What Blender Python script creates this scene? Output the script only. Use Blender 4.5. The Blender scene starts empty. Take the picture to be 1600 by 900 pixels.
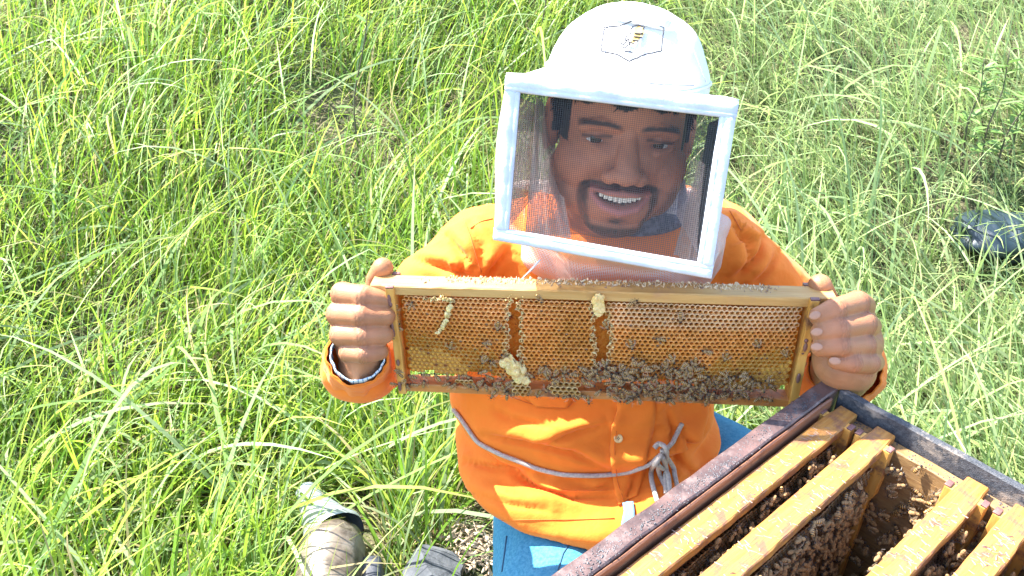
import bpy, bmesh, math, random
import numpy as np
from mathutils import Vector, Matrix, noise
from mathutils.bvhtree import BVHTree
random.seed(7); RNG = np.random.default_rng(11)
scene = bpy.context.scene
COL = scene.collection
# ------------------------------------------------------------ camera, light, exposure
CAM_H = 1.2; PITCH = math.radians(32.0); FPX = 1180.0
cam_d = bpy.data.cameras.new("camera"); cam = bpy.data.objects.new("camera", cam_d); COL.objects.link(cam)
cam.location = (0, 0, CAM_H); cam.rotation_euler = (math.pi/2 - PITCH, 0, 0)
cam_d.sensor_width = 36; cam_d.lens = 36*FPX/1600.0; cam_d.clip_start = 0.02; cam_d.clip_end = 500
scene.camera = cam
SUN = Vector((-0.52, 0.30, 0.80)).normalized()
w = bpy.data.worlds.new("World"); scene.world = w; w.use_nodes = True
wn = w.node_tree.nodes; bg = wn['Background']
sky = wn.new('ShaderNodeTexSky'); sky.sky_type = 'NISHITA'; sky.sun_disc = False
sky.sun_elevation = math.asin(SUN.z); sky.sun_rotation = math.atan2(SUN.x, SUN.y)
w.node_tree.links.new(sky.outputs[0], bg.inputs[0]); bg.inputs[1].default_value = 0.15
sl = bpy.data.lights.new("sun", 'SUN'); sl.energy = 4.8; sl.angle = math.radians(0.55); sl.color = (1, 0.965, 0.90)
so = bpy.data.objects.new("sun", sl); COL.objects.link(so); so.rotation_euler = SUN.to_track_quat('Z', 'Y').to_euler()
so.location = SUN*20
scene.view_settings.view_transform = 'Standard'; scene.view_settings.look = 'None'
scene.view_settings.exposure = 2.3; scene.view_settings.gamma = 1
scene.cycles.max_bounces = 8; scene.cycles.transparent_max_bounces = 24
SP, CP = math.sin(PITCH), math.cos(PITCH)
CAM = Vector((0, 0, CAM_H))
def P(px, py, d):
    """world point that lies d metres deep along the view axis at photograph pixel (px, py)"""
    x = (px-800)/FPX*d; y = (450-py)/FPX*d
    return Vector((x, d*CP+y*SP, CAM_H-d*SP+y*CP))
def sm(e0, e1, x):
    t = np.clip((x-e0)/(e1-e0), 0, 1); return t*t*(3-2*t)

# ------------------------------------------------------------ object helpers
def tag(o, label=None, cat=None, group=None, kind=None):
    if label: o['label'] = label
    if cat: o['category'] = cat
    if group: o['group'] = group
    if kind: o['kind'] = kind
    return o
def empty(name, loc=(0, 0, 0), mat=None):
    o = bpy.data.objects.new(name, None); COL.objects.link(o); o.empty_display_size = 0.05
    if mat is not None: o.matrix_world = mat
    else: o.location = loc
    return o
class MB:
    """collects shapes, then links them as one mesh object"""
    def __init__(s): s.v = []; s.f = []; s.m = []; s.uv = {}
    def add(s, vs, fs, mi=0):
        b = len(s.v); s.v += [Vector(p) for p in vs]; s.f += [[i+b for i in f] for f in fs]; s.m += [mi]*len(fs)
    def box(s, c, size, M=None, mi=0, jit=0.0, bev=0.0):
        c = Vector(c); h = Vector(size)*0.5
        if bev > 0:
            pts = []; fs = []
            bm = bmesh.new(); bmesh.ops.create_cube(bm, size=1.0)
            for v in bm.verts: v.co = Vector((v.co.x*size[0], v.co.y*size[1], v.co.z*size[2]))
            bmesh.ops.bevel(bm, geom=bm.edges[:], offset=bev, segments=2, affect='EDGES', profile=0.6)
            bm.verts.index_update()
            vs = [c+v.co for v in bm.verts]; fs = [[v.index for v in f.verts] for f in bm.faces]; bm.free()
        else:
            vs = [c+Vector((x*h.x, y*h.y, z*h.z)) for z in (-1, 1) for y in (-1, 1) for x in (-1, 1)]
            fs = [(0, 2, 3, 1), (4, 5, 7, 6), (0, 1, 5, 4), (2, 6, 7, 3), (0, 4, 6, 2), (1, 3, 7, 5)]
        if jit: vs = [v+Vector((random.uniform(-jit, jit) for _ in range(3))) for v in vs]
        if M is not None: vs = [M @ v for v in vs]
        s.add(vs, fs, mi)
    def ell(s, c, r, M=None, nu=20, nv=12, mi=0, ax=None):
        c = Vector(c); vs = []; fs = []
        if isinstance(r, (int, float)): r = (r, r, r)
        vs.append(Vector((0, 0, r[2])))
        for j in range(1, nv):
            t = math.pi*j/nv
            for i in range(nu):
                a = 2*math.pi*i/nu
                vs.append(Vector((r[0]*math.sin(t)*math.cos(a), r[1]*math.sin(t)*math.sin(a), r[2]*math.cos(t))))
        vs.append(Vector((0, 0, -r[2])))
        for i in range(nu): fs.append((0, 1+i, 1+(i+1) % nu))
        for j in range(nv-2):
            for i in range(nu):
                a = 1+j*nu+i; b = 1+j*nu+(i+1) % nu; fs.append((a, a+nu, b+nu, b))
        L = len(vs)-1; q = 1+(nv-2)*nu
        for i in range(nu): fs.append((L, q+(i+1) % nu, q+i))
        if ax is not None: vs = [ax @ v for v in vs]
        vs = [v+c for v in vs]
        if M is not None: vs = [M @ v for v in vs]
        s.add(vs, fs, mi)
    def cone(s, a, b, ra, rb, n=16, cap=True, mi=0):
        a = Vector(a); b = Vector(b); d = (b-a).normalized(); u = d.orthogonal().normalized(); w_ = d.cross(u)
        vs = [p+(u*math.cos(2*math.pi*i/n)+w_*math.sin(2*math.pi*i/n))*r for p, r in ((a, ra), (b, rb)) for i in range(n)]
        fs = [(i, (i+1) % n, n+(i+1) % n, n+i) for i in range(n)]
        if cap: fs += [list(range(n))[::-1], list(range(n, 2*n))]
        s.add(vs, fs, mi)
    def limb(s, pts, rad, n=18):
        """rounded tapering chain, meant to be fused afterwards"""
        for i, (p, r) in enumerate(zip(pts, rad)):
            s.ell(p, r, nu=n, nv=10)
            if i: s.cone(pts[i-1], p, rad[i-1], r, n)
    def tube(s, pts, rad, n=8, mi=0, cap=True, flat=1.0):
        pts = [Vector(p) for p in pts]; N = len(pts)
        if isinstance(rad, (int, float)): rad = [rad]*N
        vs = []; fs = []; u = None
        for i, p in enumerate(pts):
            d = (pts[min(i+1, N-1)]-pts[max(i-1, 0)]).normalized()
            u = d.orthogonal().normalized() if u is None else (u-d*u.dot(d)).normalized()
            w_ = d.cross(u)
            vs += [p+(u*math.cos(2*math.pi*k/n)+w_*flat*math.sin(2*math.pi*k/n))*rad[i] for k in range(n)]
        for i in range(N-1):
            for k in range(n):
                a = i*n+k; b = i*n+(k+1) % n; fs.append((a, b, b+n, a+n))
        if cap: fs += [list(range(n))[::-1], list(range((N-1)*n, N*n))]
        s.add(vs, fs, mi)
    def loft(s, rings, closed=True, cap=False, mi=0):
        n = len(rings[0]); vs = [p for r in rings for p in r]; fs = []
        for i in range(len(rings)-1):
            for k in range(n if closed else n-1):
                a = i*n+k; b = i*n+(k+1) % n; fs.append((a, b, b+n, a+n))
        if cap: fs += [list(range(n))[::-1], list(range((len(rings)-1)*n, len(rings)*n))]
        s.add(vs, fs, mi)
    def mesh(s, name, mats, smooth=True):
        me = bpy.data.meshes.new(name); me.from_pydata([tuple(v) for v in s.v], [], s.f)
        if not isinstance(mats, (list, tuple)): mats = [mats]
        for m in mats: me.materials.append(m)
        if len(mats) > 1: me.polygons.foreach_set('material_index', s.m)
        if smooth: me.polygons.foreach_set('use_smooth', [True]*len(me.polygons))
        me.update(); return me
    def build(s, name, mats, parent=None, smooth=True, M=None, bevel=0, sub=0, solid=0):
        o = bpy.data.objects.new(name, s.mesh(name, mats, smooth)); COL.objects.link(o)
        if parent is not None:
            o.parent = parent
            if M is None: M = None
        if M is not None: o.matrix_local = M
        if solid: m = o.modifiers.new('s', 'SOLIDIFY'); m.thickness = solid; m.offset = 0
        if bevel: m = o.modifiers.new('b', 'BEVEL'); m.width = bevel; m.segments = 2; m.limit_method = 'ANGLE'
        if sub: m = o.modifiers.new('u', 'SUBSURF'); m.levels = sub; m.render_levels = sub
        return o
def link(me, name, parent=None, M=None):
    o = bpy.data.objects.new(name, me); COL.objects.link(o)
    if parent is not None: o.parent = parent
    if M is not None: o.matrix_local = M
    return o
def fuse(mb, voxel, smooth=4, fac=0.5):
    """union of overlapping closed shapes as one continuous skin"""
    me = mb.mesh('tmp', [bpy.data.materials[0]]); o = bpy.data.objects.new('tmp', me); COL.objects.link(o)
    r = o.modifiers.new('r', 'REMESH'); r.mode = 'VOXEL'; r.voxel_size = voxel; r.use_smooth_shade = True
    if smooth: q = o.modifiers.new('s', 'SMOOTH'); q.iterations = smooth; q.factor = fac
    dg = bpy.context.evaluated_depsgraph_get(); dg.update()
    out = bpy.data.meshes.new_from_object(o.evaluated_get(dg)); out.materials.clear()
    bpy.data.objects.remove(o); bpy.data.meshes.remove(me)
    out.polygons.foreach_set('use_smooth', [True]*len(out.polygons))
    return out
def getco(me):
    a = np.empty(len(me.vertices)*3, np.float32); me.vertices.foreach_get('co', a); return a.reshape(-1, 3).astype(np.float64)
def getno(me):
    a = np.empty(len(me.vertices)*3, np.float32); me.vertices.foreach_get('normal', a); return a.reshape(-1, 3).astype(np.float64)
def setco(me, a): me.vertices.foreach_set('co', a.astype(np.float32).ravel()); me.update()
def setcol(me, c, name='Col'):
    at = me.color_attributes.new(name, 'FLOAT_COLOR', 'POINT')
    d = np.ones((len(c), 4), np.float32); d[:, :3] = c; at.data.foreach_set('color', d.ravel())

# ------------------------------------------------------------ materials
def rgba(c): return (c[0], c[1], c[2], 1)
def mat(name, c1, c2=None, rough=0.6, scale=40, detail=6, bump=0.0, bscale=None, spec=0.5, sss=0.0, sssr=(1, .4, .2),
        attr=None, stretch=(1, 1, 1), trans=0.0, alpha=None, metallic=0.0, ramp=(0.35, 0.65), coords='Object', sheen=0, c3=None, s3=8, r3=(0.55, 0.65), coat=0, bdist=0.001):
    m = bpy.data.materials.new(name); m.use_nodes = True; nt = m.node_tree; N = nt.nodes; L = nt.links
    b = N['Principled BSDF']; b.inputs['Roughness'].default_value = rough; b.inputs['Specular IOR Level'].default_value = spec
    b.inputs['Metallic'].default_value = metallic
    tc = N.new('ShaderNodeTexCoord'); mp = N.new('ShaderNodeMapping'); mp.inputs['Scale'].default_value = stretch
    L.new(tc.outputs[coords], mp.inputs['Vector'])
    no = N.new('ShaderNodeTexNoise'); no.inputs['Scale'].default_value = scale; no.inputs['Detail'].default_value = detail
    no.inputs['Roughness'].default_value = 0.6
    L.new(mp.outputs[0], no.inputs['Vector'])
    out = None
    if c2 is not None:
        r = N.new('ShaderNodeValToRGB'); r.color_ramp.elements[0].position = ramp[0]; r.color_ramp.elements[1].position = ramp[1]
        r.color_ramp.elements[0].color = rgba(c1); r.color_ramp.elements[1].color = rgba(c2)
        L.new(no.outputs['Fac'], r.inputs[0]); out = r.outputs[0]
    else:
        g = N.new('ShaderNodeRGB'); g.outputs[0].default_value = rgba(c1); out = g.outputs[0]
    if c3 is not None:
        n3 = N.new('ShaderNodeTexNoise'); n3.inputs['Scale'].default_value = s3; n3.inputs['Detail'].default_value = 8
        n3.inputs['Roughness'].default_value = .7
        L.new(tc.outputs[coords], n3.inputs['Vector'])
        r3_ = N.new('ShaderNodeMapRange'); r3_.inputs[1].default_value = r3[0]; r3_.inputs[2].default_value = r3[1]
        L.new(n3.outputs['Fac'], r3_.inputs[0])
        mx = N.new('ShaderNodeMix'); mx.data_type = 'RGBA'; L.new(r3_.outputs[0], mx.inputs[0]); L.new(out, mx.inputs[6])
        mx.inputs[7].default_value = rgba(c3); out = mx.outputs[2]
    if attr:
        a = N.new('ShaderNodeAttribute'); a.attribute_name = attr
        mx = N.new('ShaderNodeMix'); mx.data_type = 'RGBA'; mx.blend_type = 'MULTIPLY'; mx.inputs[0].default_value = 1
        L.new(out, mx.inputs[6]); L.new(a.outputs['Color'], mx.inputs[7]); out = mx.outputs[2]
    L.new(out, b.inputs['Base Color'])
    if bump:
        nb = N.new('ShaderNodeTexNoise'); nb.inputs['Scale'].default_value = bscale or scale*3; nb.inputs['Detail'].default_value = 8
        L.new(mp.outputs[0], nb.inputs['Vector'])
        bp = N.new('ShaderNodeBump'); bp.inputs['Strength'].default_value = bump; bp.inputs['Distance'].default_value = bdist
        L.new(nb.outputs['Fac'], bp.inputs['Height']); L.new(bp.outputs[0], b.inputs['Normal'])
    if sss:
        b.inputs['Subsurface Weight'].default_value = sss; b.inputs['Subsurface Radius'].default_value = sssr
        b.inputs['Subsurface Scale'].default_value = 0.006
    if sheen: b.inputs['Sheen Weight'].default_value = sheen
    if coat: b.inputs['Coat Weight'].default_value = coat
    if trans:
        t = N.new('ShaderNodeBsdfTranslucent'); L.new(out, t.inputs['Color'])
        ms = N.new('ShaderNodeMixShader'); ms.inputs[0].default_value = trans
        L.new(b.outputs[0], ms.inputs[1]); L.new(t.outputs[0], ms.inputs[2]); L.new(ms.outputs[0], N['Material Output'].inputs[0])
    if alpha is not None: b.inputs['Alpha'].default_value = alpha
    return m
def net_mat(name, col, pitch, fill, rough=0.6, col2=None):
    """woven net: threads are opaque, holes let everything through. UV is in metres"""
    m = bpy.data.materials.new(name); m.use_nodes = True; nt = m.node_tree; N = nt.nodes; L = nt.links
    b = N['Principled BSDF']; b.inputs['Base Color'].default_value = rgba(col); b.inputs['Roughness'].default_value = rough
    uv = N.new('ShaderNodeUVMap'); uv.uv_map = 'UVMap'; sx = N.new('ShaderNodeSeparateXYZ'); L.new(uv.outputs[0], sx.inputs[0])
    hs = []
    for k in (0, 1):
        d = N.new('ShaderNodeMath'); d.operation = 'DIVIDE'; d.inputs[1].default_value = pitch; L.new(sx.outputs[k], d.inputs[0])
        fr = N.new('ShaderNodeMath'); fr.operation = 'FRACT'; L.new(d.outputs[0], fr.inputs[0])
        lt = N.new('ShaderNodeMath'); lt.operation = 'LESS_THAN'; lt.inputs[1].default_value = fill; L.new(fr.outputs[0], lt.inputs[0]); hs.append(lt)
    mx = N.new('ShaderNodeMath'); mx.operation = 'MAXIMUM'; L.new(hs[0].outputs[0], mx.inputs[0]); L.new(hs[1].outputs[0], mx.inputs[1])
    L.new(mx.outputs[0], b.inputs['Alpha'])
    return m
WOODSTR = (3, 40, 40)
M_pine = mat('pine_held_bar', (.42, .22, .06), (.52, .31, .11), .55, 6, stretch=(2, 30, 30), bump=.5, bscale=20, c3=(.42, .22, .10), s3=22, r3=(.58, .75))  # lighter pine of the held top bar
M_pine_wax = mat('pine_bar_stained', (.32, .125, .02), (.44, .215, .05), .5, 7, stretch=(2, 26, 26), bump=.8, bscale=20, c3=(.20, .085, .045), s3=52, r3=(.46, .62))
M_endbar = mat('pine_end', (.52, .24, .045), (.66, .36, .09), .5, 8, stretch=(20, 20, 3), bump=.5, bscale=14, c3=(.16, .07, .04), s3=30, r3=(.56, .68))
M_botbar = mat('pine_bottom', (.42, .15, .035), (.56, .24, .06), .5, 8, stretch=(3, 30, 30), bump=.5, c3=(.20, .07, .03), s3=30)
M_propolis = mat('propolis', (.13, .05, .045), (.22, .11, .09), .45, 60, bump=1, bscale=200)
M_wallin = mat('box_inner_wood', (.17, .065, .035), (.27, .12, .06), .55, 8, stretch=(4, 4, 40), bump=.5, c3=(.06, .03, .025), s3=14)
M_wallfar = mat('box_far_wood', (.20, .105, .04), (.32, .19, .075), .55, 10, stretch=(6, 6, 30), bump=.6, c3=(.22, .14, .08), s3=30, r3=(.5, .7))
M_rimdark = mat('rim_dark_paint', (.045, .03, .03), (.13, .075, .065), .42, 26, bump=.8, bscale=160, c3=(.15, .105, .095), s3=60, r3=(.5, .62))
M_rimfar = mat('rim_weathered', (.022, .026, .034), (.07, .072, .08), .6, 30, stretch=(10, 10, 10), bump=1, bscale=90, c3=(.30, .24, .19), s3=26, r3=(.54, .66))
M_hiveout = mat('hive_outer_paint', (.22, .18, .15), (.32, .27, .22), .6, 10, bump=.5)
M_wax = mat('fresh_wax', (.70, .47, .16), (.82, .66, .33), .45, 60, bump=.6, sss=.3, trans=.15)
M_comb = mat('comb_wax', (.95, .95, .95), (1, 1, 1), .33, 200, attr='Col', trans=.42, bump=.3, bscale=900)
M_combdark = mat('comb_brood', (.10, .045, .02), (.22, .10, .03), .5, 120, bump=1, bscale=220, bdist=.004)
M_skin = mat('skin', (.96, .95, .94), (1.0, 1.0, 1.0), .50, 120, attr='Col', sss=.18, bump=.4, bscale=700, spec=.32)
M_nail = mat('nail', (.36, .185, .115), rough=.5)
M_hair = mat('hair', (.006, .006, .007), (.016, .014, .014), .75, 300, stretch=(1, 1, .2), bump=.3, spec=.15)
M_white_eye = mat('eye_white', (.62, .58, .55), rough=.25)
M_iris = mat('iris', (.02, .012, .008), rough=.15)
M_teeth = mat('teeth', (.78, .74, .64), rough=.25)
M_shirt = mat('orange_cloth', (.82, .190, .020), (.88, .230, .026), .75, 12, bump=.55, bscale=42, bdist=.005, sheen=.1, spec=.2, trans=.06)
M_thread = mat('orange_thread', (.58, .12, .012), rough=.8)
M_jean = mat('light_denim', (.035, .17, .28), (.075, .25, .38), .85, 260, bump=.5, bscale=900, spec=.2, stretch=(1, 1, 1))
M_hat = mat('white_cotton', (.68, .68, .67), (.76, .76, .74), .8, 30, bump=.5, bscale=60, bdist=.003, spec=.2)
M_bind = mat('white_binding', (.48, .52, .62), (.60, .64, .73), .7, 50, bump=.4, bscale=400, spec=.3)
M_ink = mat('ink', (.03, .03, .04), rough=.7)
M_inky = mat('ink_yellow', (.60, .38, .10), rough=.7)
M_rope = mat('cord', (.36, .31, .27), (.52, .47, .42), .85, 300, bump=1, bscale=700)
M_btn = mat('button', (.72, .48, .20), rough=.35)
M_collar = mat('navy_collar', (.03, .04, .08), (.12, .13, .2), .8, 160, ramp=(.45, .6))
M_net = net_mat('veil_net_black', (.05, .05, .055), .0021, .16)
M_netside = net_mat('side_net_dark', (.02, .05, .06), .0019, .34)
M_tulle = net_mat('tulle_tan', (.66, .54, .49), .0024, .36)
M_tulle2 = net_mat('tulle_folded', (.50, .41, .35), .0019, .52)
def plaid_mat():
    m = bpy.data.materials.new('plaid_cotton'); m.use_nodes = True; nt = m.node_tree; N = nt.nodes; L = nt.links
    b = N['Principled BSDF']; b.inputs['Roughness'].default_value = .8
    uv = N.new('ShaderNodeUVMap'); sx = N.new('ShaderNodeSeparateXYZ'); L.new(uv.outputs[0], sx.inputs[0]); hs = []
    for k, p in ((0, .0052), (1, .0052)):
        d = N.new('ShaderNodeMath'); d.operation = 'DIVIDE'; d.inputs[1].default_value = p; L.new(sx.outputs[k], d.inputs[0])
        fr = N.new('ShaderNodeMath'); fr.operation = 'FRACT'; L.new(d.outputs[0], fr.inputs[0])
        lt = N.new('ShaderNodeMath'); lt.operation = 'LESS_THAN'; lt.inputs[1].default_value = .22; L.new(fr.outputs[0], lt.inputs[0]); hs.append(lt)
    mx = N.new('ShaderNodeMath'); mx.operation = 'MAXIMUM'; L.new(hs[0].outputs[0], mx.inputs[0]); L.new(hs[1].outputs[0], mx.inputs[1])
    c = N.new('ShaderNodeMix'); c.data_type = 'RGBA'; L.new(mx.outputs[0], c.inputs[0])
    c.inputs[6].default_value = (.66, .72, .76, 1); c.inputs[7].default_value = (.12, .26, .40, 1); L.new(c.outputs[2], b.inputs['Base Color'])
    return m
M_plaid = plaid_mat()
M_beebody = mat('bee_fuzz', (.22, .12, .045), (.46, .29, .13), .8, 900, bump=1, bscale=3000)
M_beehead = mat('bee_head', (.02, .014, .01), (.05, .03, .02), .45, 500)
def bee_abd():
    m = bpy.data.materials.new('bee_bands'); m.use_nodes = True; nt = m.node_tree; N = nt.nodes; L = nt.links
    b = N['Principled BSDF']; b.inputs['Roughness'].default_value = .38
    tc = N.new('ShaderNodeTexCoord'); sx = N.new('ShaderNodeSeparateXYZ'); L.new(tc.outputs['Object'], sx.inputs[0])
    d = N.new('ShaderNodeMath'); d.operation = 'MULTIPLY'; d.inputs[1].default_value = 2*math.pi/.0019; L.new(sx.outputs[0], d.inputs[0])
    s_ = N.new('ShaderNodeMath'); s_.operation = 'SINE'; L.new(d.outputs[0], s_.inputs[0])
    r = N.new('ShaderNodeValToRGB'); r.color_ramp.elements[0].position = .35; r.color_ramp.elements[1].position = .8
    r.color_ramp.elements[0].color = (.035, .02, .012, 1); r.color_ramp.elements[1].color = (.52, .29, .09, 1)
    a = N.new('ShaderNodeMath'); a.operation = 'MULTIPLY_ADD'; a.inputs[1].default_value = .5; a.inputs[2].default_value = .5
    L.new(s_.outputs[0], a.inputs[0]); L.new(a.outputs[0], r.inputs[0]); L.new(r.outputs[0], b.inputs['Base Color']); return m
M_beeabd = bee_abd()
M_wing = mat('bee_wing', (.46, .34, .22), rough=.35, alpha=.24)
M_steel = mat('galvanised_steel', (.27, .30, .32), (.38, .41, .43), .42, 20, metallic=.5, c3=(.30, .22, .14), s3=14, r3=(.6, .75), bump=.2)
M_rust = mat('sooty_steel', (.17, .13, .09), (.32, .28, .22), .5, 16, metallic=.35, c3=(.06, .045, .03), s3=12, r3=(.47, .62), bump=.5)
M_soot = mat('soot_leather', (.02, .025, .035), (.05, .05, .06), .5, 30, bump=.8)
M_stone = mat('grey_slab', (.035, .04, .048), (.085, .09, .10), .85, 22, bump=1, bscale=60, bdist=.004, c3=(.17, .13, .12), s3=16, r3=(.58, .70))
M_plastic = mat('black_plastic', (.008, .018, .028), (.014, .030, .042), .46, 10, bump=.5, bscale=18, bdist=.01, coat=.15)
M_leaf = mat('weed_leaf', (.12, .22, .05), (.20, .32, .09), .5, 30, trans=.3)
M_stem = mat('weed_stem', (.05, .05, .03), (.10, .08, .05), .7, 40)
M_grass = mat('grass_blades', (.90, .90, .90), (1, 1, 1), .5, 90, attr='Col', trans=.5, spec=.2)
M_soil = mat('soil_and_thatch', (.035, .028, .015), (.15, .13, .07), .95, 14, detail=10, bump=1, bscale=60, bdist=.02, c3=(.06, .09, .02), s3=5, r3=(.45, .6))

# ------------------------------------------------------------ ground: flat where the hive stands, a bank behind
def gz(x, y):
    r = np.maximum(y-1.0, 0)
    bank = np.where(r < 1.0, .21*r*r, .21+.42*(r-1.0))
    bank = np.where(bank > 2.6, 2.6+(bank-2.6)*.12, bank)
    return bank+.03*np.sin(x*2.1+.7)*np.sin(y*1.7)+.015*np.sin(x*6+y*3)
def ground():
    xs = np.concatenate([np.linspace(-150, -8, 18)[:-1], np.linspace(-8, 8, 120), np.linspace(8, 150, 18)[1:]])
    ys = np.concatenate([np.linspace(-60, -2, 10)[:-1], np.linspace(-2, 9, 90), np.linspace(9, 220, 24)[1:]])
    X, Y = np.meshgrid(xs, ys); Z = gz(X, Y)-.012
    nx, ny = len(xs), len(ys)
    vs = np.stack([X.ravel(), Y.ravel(), Z.ravel()], 1)
    fs = [(j*nx+i, j*nx+i+1, (j+1)*nx+i+1, (j+1)*nx+i) for j in range(ny-1) for i in range(nx-1)]
    me = bpy.data.meshes.new('ground'); me.from_pydata(vs.tolist(), [], fs); me.materials.append(M_soil)
    me.polygons.foreach_set('use_smooth', [True]*len(fs)); o = link(me, 'ground'); o['kind'] = 'structure'
ground()
def ray_ground(px, py):
    d = .6
    while d < 9:
        p = P(px, py, d)
        if p.z < float(gz(p.x, p.y)): return p
        d += .01
    return P(px, py, 9)

# hive box pose (used by grass too)
YAW = -.8845
HR = Vector((math.cos(YAW), math.sin(YAW), 0)); HL = Vector((math.sin(YAW), -math.cos(YAW), 0))
HO = Vector((.3297, .6239, CAM_H-.5))
HIVE = Matrix(((HR.x, HL.x, 0, HO.x), (HR.y, HL.y, 0, HO.y), (0, 0, 1, HO.z), (0, 0, 0, 1)))  # x across frames, y along frames (towards viewer), z up: left handed, fixed below
# right handed frame: u = across, v = along (towards camera), up.  u x v = -z, so store v reversed
HIVE = Matrix(((HR.x, -HL.x, 0, HO.x), (HR.y, -HL.y, 0, HO.y), (0, 0, 1, HO.z), (0, 0, 0, 1)))
BW, BL, BH = .447, .510, .245    # local box: x 0..BW, y 0..-BL, z 0..-BH

bare = ray_ground(505, 225); bare2 = ray_ground(590, 265); bare3 = ray_ground(745, 850); dark1 = ray_ground(492, 165); darkw = ray_ground(1545, 262)
_s1, _s2, _s3 = P(508, 850, 1.34), P(670, 885, 1.34), ray_ground(1570, 390)
_s4 = P(478, 775, 1.44); _s5 = ray_ground(745, 850)
LANES = [(_s1.x, _s1.y, .085, .45, .22), (_s4.x, _s4.y, .05, .45, .25), (_s2.x, _s2.y, .09, .45, .15), (_s5.x, _s5.y, .07, .4, .25), (_s3.x, _s3.y, .15, .36, .62)]
def grass_mesh(name, n, rmin, rmax, pw, hmin, hmax, wmin, wmax, seg, kinds, lay=0.0, amax=62, keepbare=1.0, zoff=0, turn=0.0):
    """ribbons: n arching blades scattered in world space, denser near the working place"""
    u = RNG.random(n*2)
    r = (rmin**pw+(rmax**pw-rmin**pw)*u)**(1/pw); a = np.radians(RNG.uniform(-amax, amax, n*2))+turn
    x = r*np.sin(a); y = r*np.cos(a)
    dx, dy = x-HO.x, y-HO.y
    lu = dx*HR.x+dy*HR.y; lv = dx*HL.x+dy*HL.y
    keep = ~((lu > -.03) & (lu < BW+.03) & (lv > -.03) & (lv < BL+.05))
    keep &= ~(((x-.12)/.25)**2+((y-.84)/.20)**2 < 1)
    keep &= ~((x > -.06) & (x < .20) & (y > .35) & (y < .9))
    sm_ = (P(505, 855, 1.32)); keep &= ~(((x-sm_.x-.02)/.075)**2+((y-sm_.y-.0)/.19)**2 < 1)
    def near(p, rad): return np.exp(-((x-p.x)**2+(y-p.y)**2)/rad**2)
    b = np.clip(1.1*near(bare, .16)+1.1*near(bare2, .13)+1.2*near(bare3, .09)+1.3*near(dark1, .10)+.9*near(darkw, .11), 0, 1)
    # natural clumping
    nz = np.sin(x*5.1+1.3*np.sin(y*4.3))*np.sin(y*6.2+1.7*np.sin(x*3.7))
    keep &= RNG.random(n*2) > b*keepbare*.97
    keep &= RNG.random(n*2) > .95*near(dark1, .11)
    keep &= RNG.random(n*2) > np.clip(-nz*.6, 0, .6)
    x, y = x[keep][:n], y[keep][:n]; n = len(x)
    h = RNG.uniform(hmin, hmax, n)*(1-.35*RNG.random(n)**2)
    for (qx, qy, ww, ll, f_) in LANES:
        L_ = math.hypot(qx, qy); ux, uy = qx/L_, qy/L_
        al = x*ux+y*uy-L_; ac = -x*uy+y*ux
        inn = (np.abs(ac) < ww)*(al < .04)*(al > -ll); h = np.where(inn & (RNG.random(n) < .93), h*np.clip(f_+(-al)*.2, 0, 1), h); wd = RNG.uniform(wmin, wmax, n)
    # lean: drifts of common direction plus scatter
    base = .5+.9*np.sin(x*1.1+.4)+.8*np.sin(y*1.3+x*.6)
    base = np.where(x > .45, 2.75+.5*np.sin(x*3+y*2), base)
    base = np.where((x < -.45) & (y < 1.7), .45+.7*np.sin(y*5+x*2), base)
    az = base+RNG.normal(0, .95, n); lean = np.clip(RNG.normal(.30+lay, .22, n), .02, 1.35); bend = RNG.uniform(.2, 1.55, n)+lay*.6
    dxy = np.stack([np.cos(az), np.sin(az)], 1)
    t = np.linspace(0, 1, seg+1)
    px = np.zeros((n, seg+1, 3)); cur = np.stack([x, y, gz(x, y)-.01+zoff*RNG.random(n)], 1); px[:, 0] = cur
    kink = RNG.random(n) < .10; kt = RNG.integers(1, seg, n)
    for i in range(seg):
        th = np.clip(lean+bend*(t[i+1]**1.5), 0, 2.35)
        th = np.where(kink & (i >= kt), np.clip(th+1.0, 0, 2.4), th)
        st = (h/seg)[:, None]*np.stack([np.sin(th)*dxy[:, 0], np.sin(th)*dxy[:, 1], np.cos(th)], 1)
        cur = cur+st
        cur[:, 2] = np.maximum(cur[:, 2], gz(cur[:, 0], cur[:, 1])+.006)
        px[:, i+1] = cur
    tw = RNG.uniform(-.9, .9, n)
    side = np.stack([-dxy[:, 1]*np.cos(tw)+0*tw, dxy[:, 0]*np.cos(tw), np.sin(tw)], 1)
    prof = np.array([.75, 1, .95, .8, .55, .05]) if seg == 5 else np.interp(t, [0, .3, .7, 1], [.8, 1, .7, .06])
    V = np.empty((n, seg+1, 2, 3))
    for k, sg in enumerate((-.5, .5)): V[:, :, k] = px+side[:, None, :]*(wd[:, None]*prof[None, :])[:, :, None]*sg
    vid = np.arange(n*(seg+1)*2).reshape(n, seg+1, 2)
    F = np.stack([vid[:, :-1, 0], vid[:, :-1, 1], vid[:, 1:, 1], vid[:, 1:, 0]], -1).reshape(-1, 4)
    pal = np.array([c for c, _ in kinds]); pr = np.array([p for _, p in kinds]); pr = pr/pr.sum()
    # colour drifts: right side more grey green, left more yellow green
    ki = RNG.choice(len(kinds), n, p=pr); c = pal[ki]*RNG.uniform(.7, 1.3, (n, 1))
    mix = np.clip(.5+.5*np.sin(x*2.3+1)*np.sin(y*3.1), 0, 1)[:, None]
    c = c*(1-mix*.18)+np.array([.10, .15, .03])*mix*.18
    rt = np.clip((x-.25)*1.2, 0, .6)[:, None]*np.clip(1-(y[:, None]-3.5), 0, 1); c = c*(1-rt)+np.array([.38, .48, .24])*rt*RNG.uniform(.7, 1.2, (n, 1))
    # blade tips go a little dry, bases are pale
    cc = np.repeat(c[:, None, :], (seg+1)*2, 1).reshape(n, seg+1, 2, 3).copy()
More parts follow.
